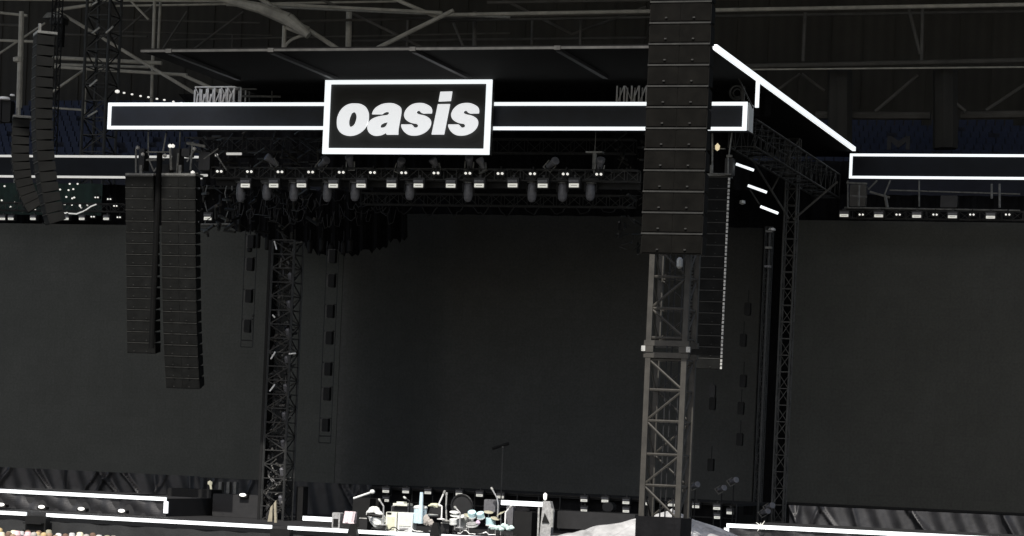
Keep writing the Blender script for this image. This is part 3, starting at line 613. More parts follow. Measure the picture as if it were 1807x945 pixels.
# ------------------------------------------------------------------ line arrays
def array(name, label, x0, x1, ytop, ybot, v, pitch_px, curve=0, halves=2, rotz=0, side_bits=False, taper=0, a0=0, mc=None, mg=None):
    """speaker cabinets hung one above another; curve = how far the lower end swings towards the audience"""
    xc = (x0+x1)/2; a, b = mpp(xc, v); uT, zTop = Q(xc, ytop, v); W = (x1-x0)*a; H = pitch_px*b; n = round((ybot-ytop)/pitch_px)
    t = Thing('line_array', label, 'speaker array', (uT, v, zTop), 'hanging line arrays')
    t.e.rotation_euler = (0, 0, ROTZ+rotz)
    ang = 0; pos = Vector((0, 0, 0)); n = max(n, 2)
    for i in range(n):
        ang = a0 + curve*(i/n)**2
        ax = Vector((0, math.sin(ang), -math.cos(ang)));  # down along the hang
        back = Vector((0, math.cos(ang), math.sin(ang)))
        def L(u, d, dz): return Vector((uT, v, zTop)) + pos + Vector((u, 0, 0)) + back*d + ax*dz
        k = MB(); w0 = W/2; 
        vs = [L(-w0, 0, .01), L(w0, 0, .01), L(w0, 0, H-.012), L(-w0, 0, H-.012), L(-w0*.88, .7, .05), L(w0*.88, .7, .05), L(w0*.88, .7, H-.05), L(-w0*.88, .7, H-.05)]
        k.add(vs, [(0, 1, 2, 3), (7, 6, 5, 4), (0, 4, 5, 1), (3, 2, 6, 7), (0, 3, 7, 4), (1, 5, 6, 2)]); c = t.part('cabinet', k, mc or cab)
        k = MB()
        for h in range(halves):
            ua = -w0*.97 + h*(2*w0*.97)/halves + (.012 if h else 0); ub = -w0*.97 + (h+1)*(2*w0*.97)/halves
            vs = [L(ua, -.02, .035), L(ub, -.02, .035), L(ub, -.02, H-.04), L(ua, -.02, H-.04)]; vb = [L(ua, -.002, .035), L(ub, -.002, .035), L(ub, -.002, H-.04), L(ua, -.002, H-.04)]
            k.add(vs+vb, [(0, 1, 2, 3), (7, 6, 5, 4), (0, 4, 5, 1), (3, 2, 6, 7), (0, 3, 7, 4), (1, 5, 6, 2)])
        t.part('grille', k, mg or cab2, c)
        k = MB(); vs = [L(-w0, -.035, -.012), L(w0, -.035, -.012), L(w0, -.035, .022), L(-w0, -.035, .022), L(-w0, .0, -.012), L(w0, .0, -.012), L(w0, .0, .022), L(-w0, .0, .022)]
        k.add(vs, [(0, 1, 2, 3), (7, 6, 5, 4), (0, 4, 5, 1), (3, 2, 6, 7), (0, 3, 7, 4), (1, 5, 6, 2)]); t.part('rim', k, lip, c)
        k = MB(); 
        for s in (-1, 1): k.box(uT+pos.x+s*w0*.45-.025, uT+pos.x+s*w0*.45+.025, v+pos.y-.05, v+pos.y-.03, zTop+pos.z-H*.8, zTop+pos.z-H*.74)
        t.part('handle', k, lip, c)
        if side_bits:
            k = MB(); 
            for q in (.05, .36, .68): k.box(uT+w0+.002, uT+w0+.075, v+pos.y-.02, v+pos.y+.05, zTop+pos.z-H*(q+.24), zTop+pos.z-H*q)
            t.part('rigging_plates', k, alu, c)
        pos = pos + ax*H
    k = MB(); k.box(uT-W/2, uT+W/2, v-.02, v+.8, zTop+.04, zTop+.14); k.box(uT-.06, uT+.06, v+.1, v+.2, zTop+.14, zTop+.5); t.part('fly_frame', k, alu_dk)
    return t
array('a', 'straight black speaker hang at left, outer one of two side by side', 221, 271, 311, 615, 3.5, 19.6, 0, 1, a0=.12)
array('b', 'longer black speaker hang at left whose lower end curves back', 285, 345, 311, 688, 3.2, 19.9, .16, 2, a0=.10)
k = MB(); a, b = P(276.5, 268, 3), P(276.5, 614, 3); bb = Vector((a.x, 3.3, b.z)); k.tube(Vector((a.x, 3.3, a.z)), bb, .13, 10); solid('hanging_pole', k, canopy_m, bb, 'thick black pole between the two left speaker hangs', 'pole')
array('c', 'massive near speaker hang in front of the tall grid tower', 1149, 1258, -35, 449, -42, 37.3, .0, 2, a0=.012, mc=mat('near_cabinet', (.0062, .0058, .005), .75, var=.35, scale=1.5, spec=.1), mg=mat('near_grille', (.005, .0047, .004), .85, var=.45, scale=2.2, spec=.08))
array('d', 'speaker hang right of the massive one, with bright metal edge plates', 1222, 1285, 312, 650, 4, 20, 0, 1, side_bits=True)
array('e', 'tall side on speaker hang in the upper left corner', 44, 82, 62, 392, -2, 18.7, .35, 1, rotz=R(-52))
array('f', 'shorter curved speaker hang at the far left edge', 6, 40, 210, 385, 2, 15.5, .7, 1, rotz=R(-60))
# rigging above left hangs
RG = Thing('rigging_frame', 'cluttered rigging frame with hoists above the left speaker hangs', 'rigging', P(290, 300, 4))
k = MB()
for x0, y0, x1, y1, w_ in [(240, 262, 240, 308, 4), (262, 280, 272, 303, 3), (285, 280, 272, 303, 3), (258, 282, 290, 282, 4), (258, 268, 300, 268, 3), (300, 255, 302, 300, 5), (315, 270, 312, 305, 4), (340, 250, 336, 300, 4), (330, 252, 362, 258, 6), (345, 262, 330, 285, 3), (240, 308, 350, 306, 4), (225, 309, 262, 307, 3), (262, 240, 262, 275, 2), (293, 235, 287, 270, 3), (360, 280, 385, 262, 3), (380, 270, 400, 300, 3)]:
    k.tube(P(x0, y0, 3.6), P(x1, y1, 3.6), w_*.0225/2, 6)
RG.part('frame', k, alu_dk)
k = MB()
for x0, y0, x1, y1 in [(246, 262, 256, 300), (305, 262, 318, 300), (352, 268, 372, 300), (284, 290, 300, 306), (322, 262, 336, 276)]:
    u0, u1, z0, z1 = PB(x0, y0, x1, y1, 4); k = MB(); k.box(u0, u1, 3.9, 4.4, z0, z1, .03); RG.part('hoist', k, blackm)
for i, (x, y) in enumerate([(243, 260), (300, 257), (305, 257), (252, 272), (343, 262), (340, 304), (291, 274)]):
    k = MB(); k.lathe(P(x, y, 3.4), [(.0, -.09), (.08, -.05), (.09, .03), (0, .09)], 8); RG.part('lamp', k, lamp_s if i in (1, 2, 5) else alu)
for i, (x0, x1, y) in enumerate([(286, 300, 275), (355, 384, 273), (400, 426, 271), (354, 366, 309)]):
    k = MB(); k.tube(P(x0, y, 6), P(x1, y, 6), .055, 8); solid('light_tube', k, strip_dim, P(x0, y, 6), ['tiny white tube light between the left rigging hoists', 'bright white tube light just right of the left rigging', 'white tube light farthest right beside the left rigging', 'small bright tube light low right of the left rigging'][i], 'light tube')
# scattered gear between left rigging and main truss: more little trusses and lamps
rnd = random.Random(21)
CL = Thing('rigging_frame', 'dark tangle of pipes and clamps between left rigging and name sign', 'rigging', P(450, 300, 8))
k = MB(); k2 = MB()
for i in range(85):
    x = rnd.uniform(335, 570); y = rnd.uniform(236, 300); L_ = rnd.uniform(6, 34); an = rnd.choice((0, 0, 1.57, .6, -.6, rnd.uniform(-1.5, 1.5)))
    (k if rnd.random() < .6 else k2).tube(P(x, y, 7+rnd.random()*3), P(x+L_*math.cos(an), y+L_*math.sin(an), 7+rnd.random()*3), rnd.choice((.02, .03, .05)), 5)
CL.part('pipes', k, truss_dk)['kind'] = 'stuff'; CL.part('clamps', k2, truss_md)['kind'] = 'stuff'
CM = Thing('rigging_frame', 'dark tangle of pipes beneath the main truss left end', 'rigging', P(450, 400, 10))
k = MB(); k2 = MB()
for i in range(75):
    x = rnd.uniform(345, 560); y = rnd.uniform(330, 412); L_ = rnd.uniform(5, 26); an = rnd.choice((1.57, 1.57, .1, .6, -.6, rnd.uniform(-1.5, 1.5)))
    (k if rnd.random() < .65 else k2).tube(P(x, y, 9+rnd.random()*3), P(x+L_*math.cos(an), y+L_*math.sin(an), 9+rnd.random()*3), rnd.choice((.02, .03, .06, .08)), 5)
CM.part('pipes', k, truss_dk)['kind'] = 'stuff'; CM.part('clamps', k2, truss_md)['kind'] = 'stuff'
CN = Thing('rigging_frame', 'dark pipes and clamps left of the massive speaker hang below the beam', 'rigging', P(1110, 400, 8))
k = MB(); k2 = MB()
for i in range(60):
    x = rnd.uniform(1082, 1140); y = rnd.uniform(236, 440); L_ = rnd.uniform(5, 24); an = rnd.choice((1.57, 0, .6, -.6, rnd.uniform(-1.5, 1.5)))
    (k if rnd.random() < .6 else k2).tube(P(x, y, 7+rnd.random()*3), P(x+L_*math.cos(an), y+L_*math.sin(an), 7+rnd.random()*3), rnd.choice((.02, .03, .05)), 5)
CN.part('pipes', k, truss_dk)['kind'] = 'stuff'; CN.part('clamps', k2, truss_md)['kind'] = 'stuff'
# hanging spots on the dark border
for i, (x, y) in enumerate([(441, 432), (455, 425), (472, 428), (547, 434), (568, 430), (584, 440), (606, 436), (618, 432)]):
    u, z = Q(x, y, 20); k = MB(); k.lathe((u, 20, z), [(.09, -.35), (.13, -.3), (.14, .2), (.08, .3)], 10); k.tube((u, 20, z+.3), (u, 20, z+.8), .03); solid('can_light', k, black, (u, 20, z-.35), nth(i, 8, 'black can light hanging at the ragged border', 'in its row'), 'stage light', group='black can lights')

# aluminium frames on top of beam, whitened in place of sunlight
def topframe(x0, x1, y0, y1, label, seed, v=VB+1.2):
    rr = random.Random(seed); k = MB(); n = int((x1-x0)/11); zz = zt+.1
    us = [Q(x0+(x1-x0)*i/n, y1, v)[0] for i in range(n+1)]; z1 = Q((x0+x1)/2, y0, v)[1]
    for i, u in enumerate(us):
        k.tube((u, v, zz), (u, v, z1-rr.random()*.12), .04, 6); k.tube((u, v+.5, zz), (u, v+.5, z1), .03, 6)
        if i < n:
            k.tube((u, v, z1), (us[i+1], v, z1), .03); 
            if rr.random() < .85: k.tube((u, v, zz), (us[i+1], v, z1-.05), .028)
            if rr.random() < .5: k.tube((u, v, z1), (us[i+1], v+.4, zz), .022)
            if rr.random() < .5: k.tube((u+.1, v, zz), (u+.13, v, z1-.3), .035)
    solid('aluminium_frame', k, alu_b, ((us[0]+us[-1])/2, v, zz), label, 'frame')
alu_b = mat('near_white_aluminium', (.88, .88, .86), .4, .0, var=.2, scale=6)  # near white so the shaded beam frames look sunlit
topframe(343, 424, 153, 183, 'aluminium frame painted sun-bright on the beam top left of the name sign', 2)
topframe(1088, 1140, 146, 178, 'aluminium frame painted sun-bright on the beam top beside the massive speaker hang', 5)
k = MB(); k.tube(P(400, 157, VB+1.6), P(453, 156, VB+1.6), .06); k.tube(P(425, 169, VB+1.6), P(495, 170, VB+1.6), .05)
for x in (405, 440, 480): k.tube(P(x, 160, VB+1.6), P(x, 185, VB+1.6), .03)
solid('pipe_rack', k, alu_dk, P(440, 183, VB+1.6), 'two grey horizontal pipes on posts right of the left aluminium frame', 'pipes')
t = Thing('festoon_string', 'drooping string of small white lamps above the beam left end', 'light string', P(262, 175, VB+1))
pts = [(207, 161), (219, 163.5), (233, 166), (248, 169), (262, 171), (277, 174), (290, 176), (306, 179), (320, 181.5)]
k = MB(); k.path([P(x, y, VB+1) for x, y in pts], .012, 4); t.part('cable', k, black)
for i, (x, y) in enumerate(pts):
    k = MB(); rr = .1 if i == 0 else .055; k.lathe(P(x, y, VB+.95), [(.0, -rr*.8), (rr, -rr*.4), (rr, rr*.4), (0, rr*.8)], 8); t.part('bulb', k, lamp_s)
k = MB(); c = P(1300, 163, VB+1); 
k.path([c+Vector((.28*math.cos(i/12*6.283), 0, .28*math.sin(i/12*6.283))) for i in range(13)], .05, 6); k.path([c+Vector((.17*math.cos(i/12*6.283), .1, .17*math.sin(i/12*6.283))) for i in range(13)], .04, 6); k.box(c.x+.2, c.x+.32, c.y-.05, c.y+.1, c.z-.35, c.z+.25)
solid('cable_coil', k, truss_md, c-Vector((0, 0, .35)), 'dark coiled cable on the right end of the beam', 'cable')
# rigging under beam right end
RR = Thing('rigging_frame', 'small rigging cage with amber lamp under the beam right end', 'rigging', P(1272, 305, 4))
k = MB()
for x0, y0, x1, y1, w_ in [(1257, 235, 1257, 305, 3.5), (1292, 230, 1286, 275, 3), (1255, 306, 1290, 307, 3), (1282, 275, 1292, 275, 5), (1258, 262, 1280, 262, 2.5), (1285, 275, 1285, 308, 3)]:
    k.tube(P(x0, y0, 3.8), P(x1, y1, 3.8), w_*.022/2, 6)
RR.part('frame', k, alu_dk)
u0, u1, z0, z1 = PB(1280, 278, 1294, 310, 4); k = MB(); k.box(u0, u1, 3.9, 4.3, z0, z1, .04); RR.part('hoist', k, blackm)
k = MB(); k.lathe(P(1266, 259, 3.7), [(.0, -.16), (.08, -.1), (.1, .05), (0, .16)], 10); RR.part('lamp', k, amber)

# ------------------------------------------------------------------ towers
def vtower(name, label, xb, yb, xt, yt, wpx, v, bay, m, r=.035, rd=.018, cat='tower', zlow=None, zhigh=None):
    a, b = mpp(xb, v); w_ = wpx*a; ub, zb2 = Q(xb, yb, v); ut, zt2 = Q(xt, yt, v); u = (ub+ut)/2
    z0 = zb2 if zlow is None else zlow; z1 = zt2 if zhigh is None else zhigh
    t = Thing(name, label, cat, (u, v, z0)); k = MB(); k.truss((u, v, z0), (u, v, z1), w_, w_, bay, r, rd, up=(0, 1, 0)); t.part('lattice', k, m); return t, u, w_
t, uu, ww = vtower('lattice_tower', 'black lattice column between left screen and narrow screen panel', 491, 880, 507, 425, 38, 8, .62, truss_dk, .06, .03, zlow=zd)
rnd = random.Random(77)
zlo, zhi = zd+.3, Q(507, 425, 8)[1]
k = MB(); k2 = MB(); k3 = MB()
for i in range(300):
    z = rnd.uniform(zlo, zhi); u = uu+rnd.uniform(-.45, .45); an = rnd.uniform(0, 3.14); L_ = rnd.uniform(.12, .5)
    (k if rnd.random() < .55 else k2).tube((u-L_/2*math.cos(an), 7.6+rnd.random()*.6, z-L_/2*math.sin(an)), (u+L_/2*math.cos(an), 7.6+rnd.random()*.6, z+L_/2*math.sin(an)), rnd.choice((.02, .035, .06)), 5)
t.part('clamps', k, mat('worn_clamp', (.085, .083, .078), .5, .2, var=.6, scale=9))['kind'] = 'stuff'; t.part('cables', k2, blackm)['kind'] = 'stuff'
for i in range(9):
    z = zlo+.6+i*(zhi-zlo-1)/9
    k = MB(); k.lathe((uu+.3, 7.7, z), [(.06, -.2), (.1, -.15), (.11, .15), (.06, .22)], 8, (0, -.4, 1)); t.part('lamp', k, domem)
for x0, y0, x1, y1 in [(484, 425, 488, 440), (478, 633, 486, 620), (510, 624, 522, 623), (476, 690, 485, 678), (481, 555, 485, 560)]:
    k3.tube(P(x0, y0, 7.4), P(x1, y1, 7.4), .035, 6)
t.part('marker', k3, alu_b)
k = MB(); k.box(uu-ww/2-.2, uu-ww/2-.08, 7.5, 8.2, zd, zhi); t.part('cable_channel', k, black)
# ladders of lights
def ladder(x0, y0, x1, y1, wpx, v, ys, label):
    a, b = mpp(x0, v); u = (Q(x0, y0, v)[0]+Q(x1, y1, v)[0])/2; za = Q(x0, y0, v)[1]; zb2 = Q(x1, y1, v)[1]; w_ = wpx*a
    t = Thing('light_ladder', label, 'light ladder', (u, v, zb2), 'hanging light ladders')
    k = MB(); 
    for s in (-1, 1): k.tube((u+s*w_/2, v, za), (u+s*w_/2, v, zb2), .022, 6)
    zs = [Q(x0, y, v)[1] for y in ys]
    for z in zs+[zb2]: k.tube((u-w_/2, v, z+.32), (u+w_/2, v, z+.32), .03)
    k.tube((u-w_/2, v, zb2), (u+w_/2, v, zb2), .022, 6)
    t.part('rail', k, blackm)
    for z in zs:
        k = MB(); k.box(u-.1, u+.2, v-.2, v+.1, z-.32, z+.3, .04); t.part('lamp', k, black)
        k = MB(); k.box(u-.24, u-.12, v-.05, v+.02, z-.3, z+.28, .02); k.box(u-.2, u+.2, v-.1, v+.05, z+.305, z+.34); t.part('bracket', k, truss_md)
ladder(443, 405, 436, 612, 21, 18, [426, 466, 522, 575], 'shorter hanging light ladder in front of the left screen')
ladder(588, 425, 573, 781, 21, 18, [452, 495, 549, 596, 651, 695, 750], 'longer hanging light ladder in front of the narrow screen panel')
k = MB(); k.tube(P(445, 600, 17.5), P(443, 555, 17.5), .02); k.lathe(P(447, 557, 17.5), [(0, -.08), (.08, 0), (0, .08)], 8); solid('cable_hook', k, truss_md, P(445, 600, 17.5), 'small grey hook beside the shorter light ladder', 'hook')

# tall dark lattice at upper left
vtower('lattice_tower', 'tall black lattice tower in the upper left behind the beam end', 176, 290, 182, -30, 40, 33, .95, truss_dk, .09, .04, zlow=Q(176, 330, 33)[1])
k = MB()
for (x0, y0, x1, y1) in [(163, 8, 172, 2), (163, 58, 176, 48), (187, 58, 200, 46), (158, 152, 172, 140), (155, 205, 172, 195), (193, 210, 203, 200)]:
    k.tube(P(x0, y0, 32), P(x1, y1, 32), .06)  # pale bars stand in for light on the lattice crossings
solid('lit_crossings', k, alu, P(176, 205, 32), 'pale bars painted as lit crossings on the upper left lattice tower', 'clamps')
vtower('lattice_tower', 'black narrow mast behind the upper left speaker hang', 92, 300, 100, -20, 12, 32, .7, black, .04, .02, zlow=Q(92, 330, 32)[1])
k = MB(); k.tube(P(28, 330, 32), P(38, 20, 32), .14, 8); k.lathe(P(32, 105, 32), [(.12, -.15), (.28, -.1), (.3, .1), (.12, .18)], 10)
solid('mast', k, steel_g, P(28, 330, 32), 'pale round mast at the far left beside the speaker hang', 'mast')
k = MB(); u0, u1, z0, z1 = PB(0, 172, 22, 215, 6); k.box(u0-.3, u0+.05, 6, 6.5, z0, z1-.1, .04); k.box(u0+.1, u1-.1, 6, 6.4, z0, z1-.12, .05)
LH = Thing('hanging_lamp', 'black hanging lamp housings with white caps at the far left edge', 'lamp', (u0, 6, z0)); LH.part('housing', k, black)
k = MB(); k.lathe(P(8, 174, 5.9), [(0, -.05), (.26, -.03), (.22, .08), (0, .1)], 12); LH.part('lamp_cap', k, alu_b)
k = MB(); k.lathe(P(22, 168, 5.9), [(0, -.04), (.12, -.02), (.1, .05), (0, .06)], 10); LH.part('lamp_cap', k, alu_b)

# delay tower, front right
VDT = -40.0
TT = Thing('delay_tower', 'tall grey steel grid tower rising behind the massive speaker hang', 'tower', (Q(1165, 900, VDT)[0], VDT, 0))
a_, b_ = mpp(1180, VDT); ul = (Q(1152, 455, VDT)[0]+Q(1133, 890, VDT)[0])/2; ur = (Q(1216, 455, VDT)[0]+Q(1196, 900, VDT)[0])/2
print('delay tower', ul, ur, a_, 'ground y check', Q(1165, 940, VDT))
vb = VDT + (ur-ul)
zj = Q(1178, 615, VDT)[1]; ztop = Q(1190, -120, VDT)[1]
def zpx(y): return Q(1175, y, VDT)[1]
k = MB()
for u in (ul, ur):
    for v in (VDT, vb): k.box(u-.06, u+.06, v-.06, v+.06, 0, zj-.12); k.box(u-.06, u+.06, v-.06, v+.06, zj+.12, ztop)
tower_m = mat('tower_steel', (.045, .042, .036), .55, .2, var=.35)
for z in (zj-.15, zj+.12): k.box(ul-.1, ur+.1, VDT-.07, VDT+.05, z-.06, z+.06); k.box(ul-.1, ur+.1, vb-.05, vb+.07, z-.06, z+.06)
for u in (ul, ur): k.box(u-.12, u+.12, VDT-.09, VDT+.1, zj-.085, zj+.055)
TT.part('frame', k, tower_m)
k = MB()
for u in (ul-.1, ur+.1): k.box(u-.045, u+.045, VDT-.12, VDT-.092, zj-.07, zj+.05)
TT.part('joint_plate', k, alu)
rail = MB(); dg = MB(); zs = [zpx(y) for y in (20, 75, 130, 190, 250, 310, 370, 430, 488, 544, 596)]; zs2 = [zpx(y) for y in (634, 688, 743, 802, 857, 915, 970)] + [.3]
for seq, st in ((zs, 0), (zs2, 1)):
    rail = MB(); dg = MB()
    for i, z in enumerate(seq):
        for v in (VDT, vb): rail.tube((ul, v, z), (ur, v, z), .032 if v == VDT else .024, 6)
        for u in (ul, ur): rail.tube((u, VDT, z), (u, vb, z), .022, 6)
        if i < len(seq)-1:
            A, B = ((ul, ur) if (i+st) % 2 else (ur, ul))
            dg.tube((A, VDT, z), (B, VDT, seq[i+1]), .03, 6); dg.tube((B, vb, z), (A, vb, seq[i+1]), .024, 6)
            dg.tube((ul, VDT, z), (ul, vb, seq[i+1]), .02); dg.tube((ur, vb, z), (ur, VDT, seq[i+1]), .02)
    rail.add(dg.v, dg.f); TT.part('lattice', rail, tower_m)

k = MB(); um = ul+(ur-ul)*.55
for du in (0, .12, .3): k.tube((um+du-.2, vb-.2, .5), (um+du-.2, vb-.2, ztop), .018, 5)
TT.part('cable', k, blackm)
k = MB(); um2 = ur-.12
for i in range(36): k.box(um2-.06, um2+.06, vb-.14, vb-.1, zj+.3+i*.08, zj+.34+i*.08)
TT.part('cable_ladder', k, truss_dk)
k = MB(); k.lathe((ur-.18, VDT-.1, zpx(464)), [(.03, -.12), (.07, -.08), (.07, .08), (.03, .13)], 8); TT.part('shackle', k, alu)
u0, u1 = ul-.1, ur+.1
k = MB(); z1 = zpx(912)
k.sheet(lambda s, t: (u0+(u1-u0)*s, VDT-.12+.02*math.sin(s*9+t*11), .0+z1*t), 30, 14); 
k.box(u0, u1, VDT-.1, vb+.1, .02, z1-.02)
TT.part('wrap', k, cloth_bk)
# grey tent round its foot
apx = Q(1168, 897, -37)
TN = Thing('tent', 'sunlit grey canvas tent roof around the foot of the grid tower', 'tent', (apx[0], -36.5, 0))
ua = apx[0]; za = apx[1]; vm = -36.0
uleft = Q(968, 945, -39)[0]; uright = Q(1287, 945, -39)[0]; zedge = Q(1170, 950, -39)[1]-.05
def tentf(s, t):
    # s 0..1 around, t 0 apex .. 1 eave
    ang = s*2*math.pi; c, d = math.cos(ang), math.sin(ang); m_ = max(abs(c), abs(d)); c, d = c/m_, d/m_
    ex = (uright-ua+.6) if c > 0 else (ua-uleft+1.5)
    du = c*ex*t; dv = d*1.9*t
    drop = (za-zedge+.32)*(.78*t+.22*t**.45)
    wr = -.30*abs(math.sin(ang*3.5+.6+t*.8))*t*(1.25-t) + .22*abs(math.sin(ang*9.3+1.1-t*3.5))*t*(1.1-t)
    for c0, d0, sl, am, wd in ((.55, -.5, .9, .10, .09), (1.05, -.9, -.5, .12, .12), (-.9, -.7, .6, .10, .1), (-1.6, -1.1, -.8, .12, .13), (-2.6, -1.3, .4, .1, .12), (1.6, -1.3, 1.2, .09, .08), (.2, -1.6, .2, .1, .1)):
        e = (du-c0)-sl*(dv-d0); q = math.exp(-(e/wd)**2)*math.exp(-((dv-d0)/.9)**2); wr -= am*q*1.7
    wr += (.025*math.sin(du*5.3+dv*2.1+math.sin(dv*3))+.03*math.sin(du*11-dv*7.7+2*math.sin(du*2)))*min(1, t*2)
    return (ua+du, vm+dv, za-drop+wr*.5)
k = MB(); k.sheet(tentf, 220, 50); o = TN.part('canopy', k, tentm); smooth(o)
k = MB(); 
for c in (-1, 1):
    for d in (-1, 1):
        e = (uright-ua+.6) if c > 0 else (ua-uleft+1.5); k.tube((ua+c*e*.97, vm+d*1.8, 0), (ua+c*e*.97, vm+d*1.8, zedge-.4), .04)
TN.part('pole', k, alu_dk)

# right rear: roof truss, tower, braces
k = MB(); a = P(1312, 262, 8); b = P(1500, 292, 24); a.z = b.z = (a.z+b.z)/2
# receding side truss
z_ = Q(1345, 250, 8)[1]; uS = Q(1318, 262, 7)[0]
k.truss((uS, 6, z_+.1), (uS+.0, 25, z_+.1), 1.1, 1.1, 1.2, .045, .022); solid('side_truss', k, truss_dk, (uS, 15, z_-.5), 'dim truss running back from the beam to the right wing header', 'truss')
vtower('lattice_tower', 'narrow dark lattice column left of the right hand screen', 1378, 890, 1398, 245, 20, 20, .75, truss_md, .05, .022, zlow=zd)
vtower('lattice_tower', 'second dim dark column beside the drape right of centre', 1340, 890, 1355, 400, 12, 22, .6, truss_dk, .035, .018, zlow=zd)
BR = Thing('tower_bracing', 'long crossing grey pipes in front of the right rear column', 'bracing', P(1380, 385, 17))
for x0, y0, x1, y1, w_ in [(1318, 266, 1392, 385, 4), (1408, 248, 1362, 335, 3.5), (1400, 387, 1478, 320, 4), (1292, 285, 1340, 360, 3), (1330, 260, 1400, 285, 3)]:
    k = MB(); k.tube(P(x0, y0, 17), P(x1, y1, 17), w_*.026/2, 6); BR.part('pipe', k, truss_md)
for i, (x0, y0, x1, y1) in enumerate([(1299, 289, 1330, 300), (1320, 327, 1353, 339), (1342, 364, 1373, 376)]):
    k = MB(); k.tube(P(x0, y0, 5), P(x1, y1, 5), .055, 8); solid('light_tube', k, strip, P(x0, y0, 5), ['topmost', 'middle', 'lowest'][i]+' of three slanted white tubes right of the beam end', 'light tube')
k = MB(); k.lathe(P(1310, 357, 12), [(0, -.1), (.14, -.04), (.12, .08), (0, .12)], 8); k.lathe(P(1362, 405, 12), [(0, -.06), (.18, -.03), (.14, .06), (0, .1)], 8)
solid('small_lamp', k, alu, P(1310, 357, 12), 'two dull small lamp heads below the slanted white tubes', 'lamp')
LC = Thing('lamp_pole', 'dark vertical pole with small lamps below the slanted tubes', 'pole', P(1352, 880, 14))
k = MB(); ub_ = Q(1358, 420, 14)[0]; k.tube((ub_, 14, zd), (ub_, 14, Q(1358, 400, 14)[1]), .06, 8); LC.part('post', k, truss_dk)
for y in (408, 437, 470): 
    u, z = Q(1358, y, 14); k = MB(); k.box(ub_-.14, ub_+.14, 13.8, 14, z-.05, z+.04); LC.part('lamp', k, domem if y > 440 else alu_dk)
rnd = random.Random(9)
for i, (x, y) in enumerate([(1258, 690), (1258, 712), (1320, 545), (1312, 600), (1312, 672), (1308, 720), (1306, 775), (1255, 820)]):
    u, z = Q(x, y, 22); k = MB(); k.box(u-.14, u+.14, 21.8, 22.1, z-.3, z+.3, .05); k.tube((u, 22, z+.3), (u, 22, z+.9), .02)
    solid('hanging_lamp', k, black if i > 0 else blackm, (u, 22, z-.3), nth(i, 8, 'dark lamp hanging before the drape right of centre', 'counted downward') if 0 < i < 7 else ['upper dim grey lamp hanging on the dark right centre drape', 'lowest dark lamp near deck on the right centre drape'][i > 0], 'stage light', group='dark hanging lamps')
# right wing rig frame
RF = Thing('rigging_frame', 'grey rigging frame hanging beneath the left end of the right header', 'rigging', P(1530, 370, 24))
k = MB()
for x0, y0, x1, y1, w_ in [(1496, 318, 1496, 366, 3), (1516, 326, 1515, 364, 4), (1494, 322, 1530, 324, 4), (1532, 334, 1548, 318, 3), (1535, 338, 1570, 348, 4), (1571, 318, 1560, 345, 3), (1562, 345, 1566, 366, 6), (1622, 318, 1622, 364, 3), (1750, 324, 1750, 350, 4), (1764, 324, 1764, 366, 4), (1490, 366, 1800, 371, 3), (1500, 345, 1530, 347, 3), (1570, 335, 1800, 342, 2.5)]:
    k.tube(P(x0, y0, 23.6), P(x1, y1, 23.6), w_*.027/2, 6)
RF.part('frame', k, alu_dk)
u0, u1, z0, z1 = PB(1500, 326, 1528, 364, 24.4); k = MB(); k.box(u0, u1, 24.3, 24.7, z0, z1, .04); RF.part('hoist', k, steel_d)
u0, u1, z0, z1 = PB(1660, 345, 1690, 366, 24.4); k = MB(); k.box(u0, u1, 24.3, 24.7, z0, z1, .04); RF.part('hoist', k, blackm)

# ------------------------------------------------------------------ band gear on the deck
def cyl(mb, x, y, v, r, h, axis=(0, 0, 1), n=16):
    mb.lathe(P(x, y, v), [(r*.95, 0), (r, h*.06), (r, h*.94), (r*.95, h)], n, axis); return mb
VG = 1.5
def gbox(name, label, cat, x0, y0, x1, y1, v, d, m, parts=(), c=.03):
    u0, u1, z0, z1 = PB(x0, y0, x1, y1, v)
    if z0 < zd+.4: z0 = zd+.004
    t = Thing(name, label, cat, ((u0+u1)/2, v, z0)); k = MB(); k.box(u0, u1, v, v+d, z0, z1, c); t.part('body', k, m)
    for nm, a, b, c2, d2, mm in parts:
        k = MB(); k.box(u0+(u1-u0)*a, u0+(u1-u0)*c2, v-.03, v-.003, z0+(z1-z0)*b, z0+(z1-z0)*d2); t.part(nm, k, mm)
    return t
gbox('stage_monitor', 'small grey boxy monitor with black opening beside pink towel', 'monitor', 586, 904, 600, 922, VG, .4, silver, [('screen', .2, .1, .8, .6, black)])
k = MB(); u0, u1, z0, z1 = PB(605, 902, 623, 923, VG); k.sheet(lambda s, t: (u0+(u1-u0)*s+(.04 if t < .1 else 0)*math.sin(s*8), VG+.06*math.sin(s*14)+.2*t, z0+(z1-z0)*t), 30, 8); k.box(u0+.03, u1-.03, VG+.25, VG+.5, z0, z1-.02); solid('towel', k, pink, ((u0+u1)/2, VG, z0), 'pale pink towel draped over a small box on deck', 'towel')
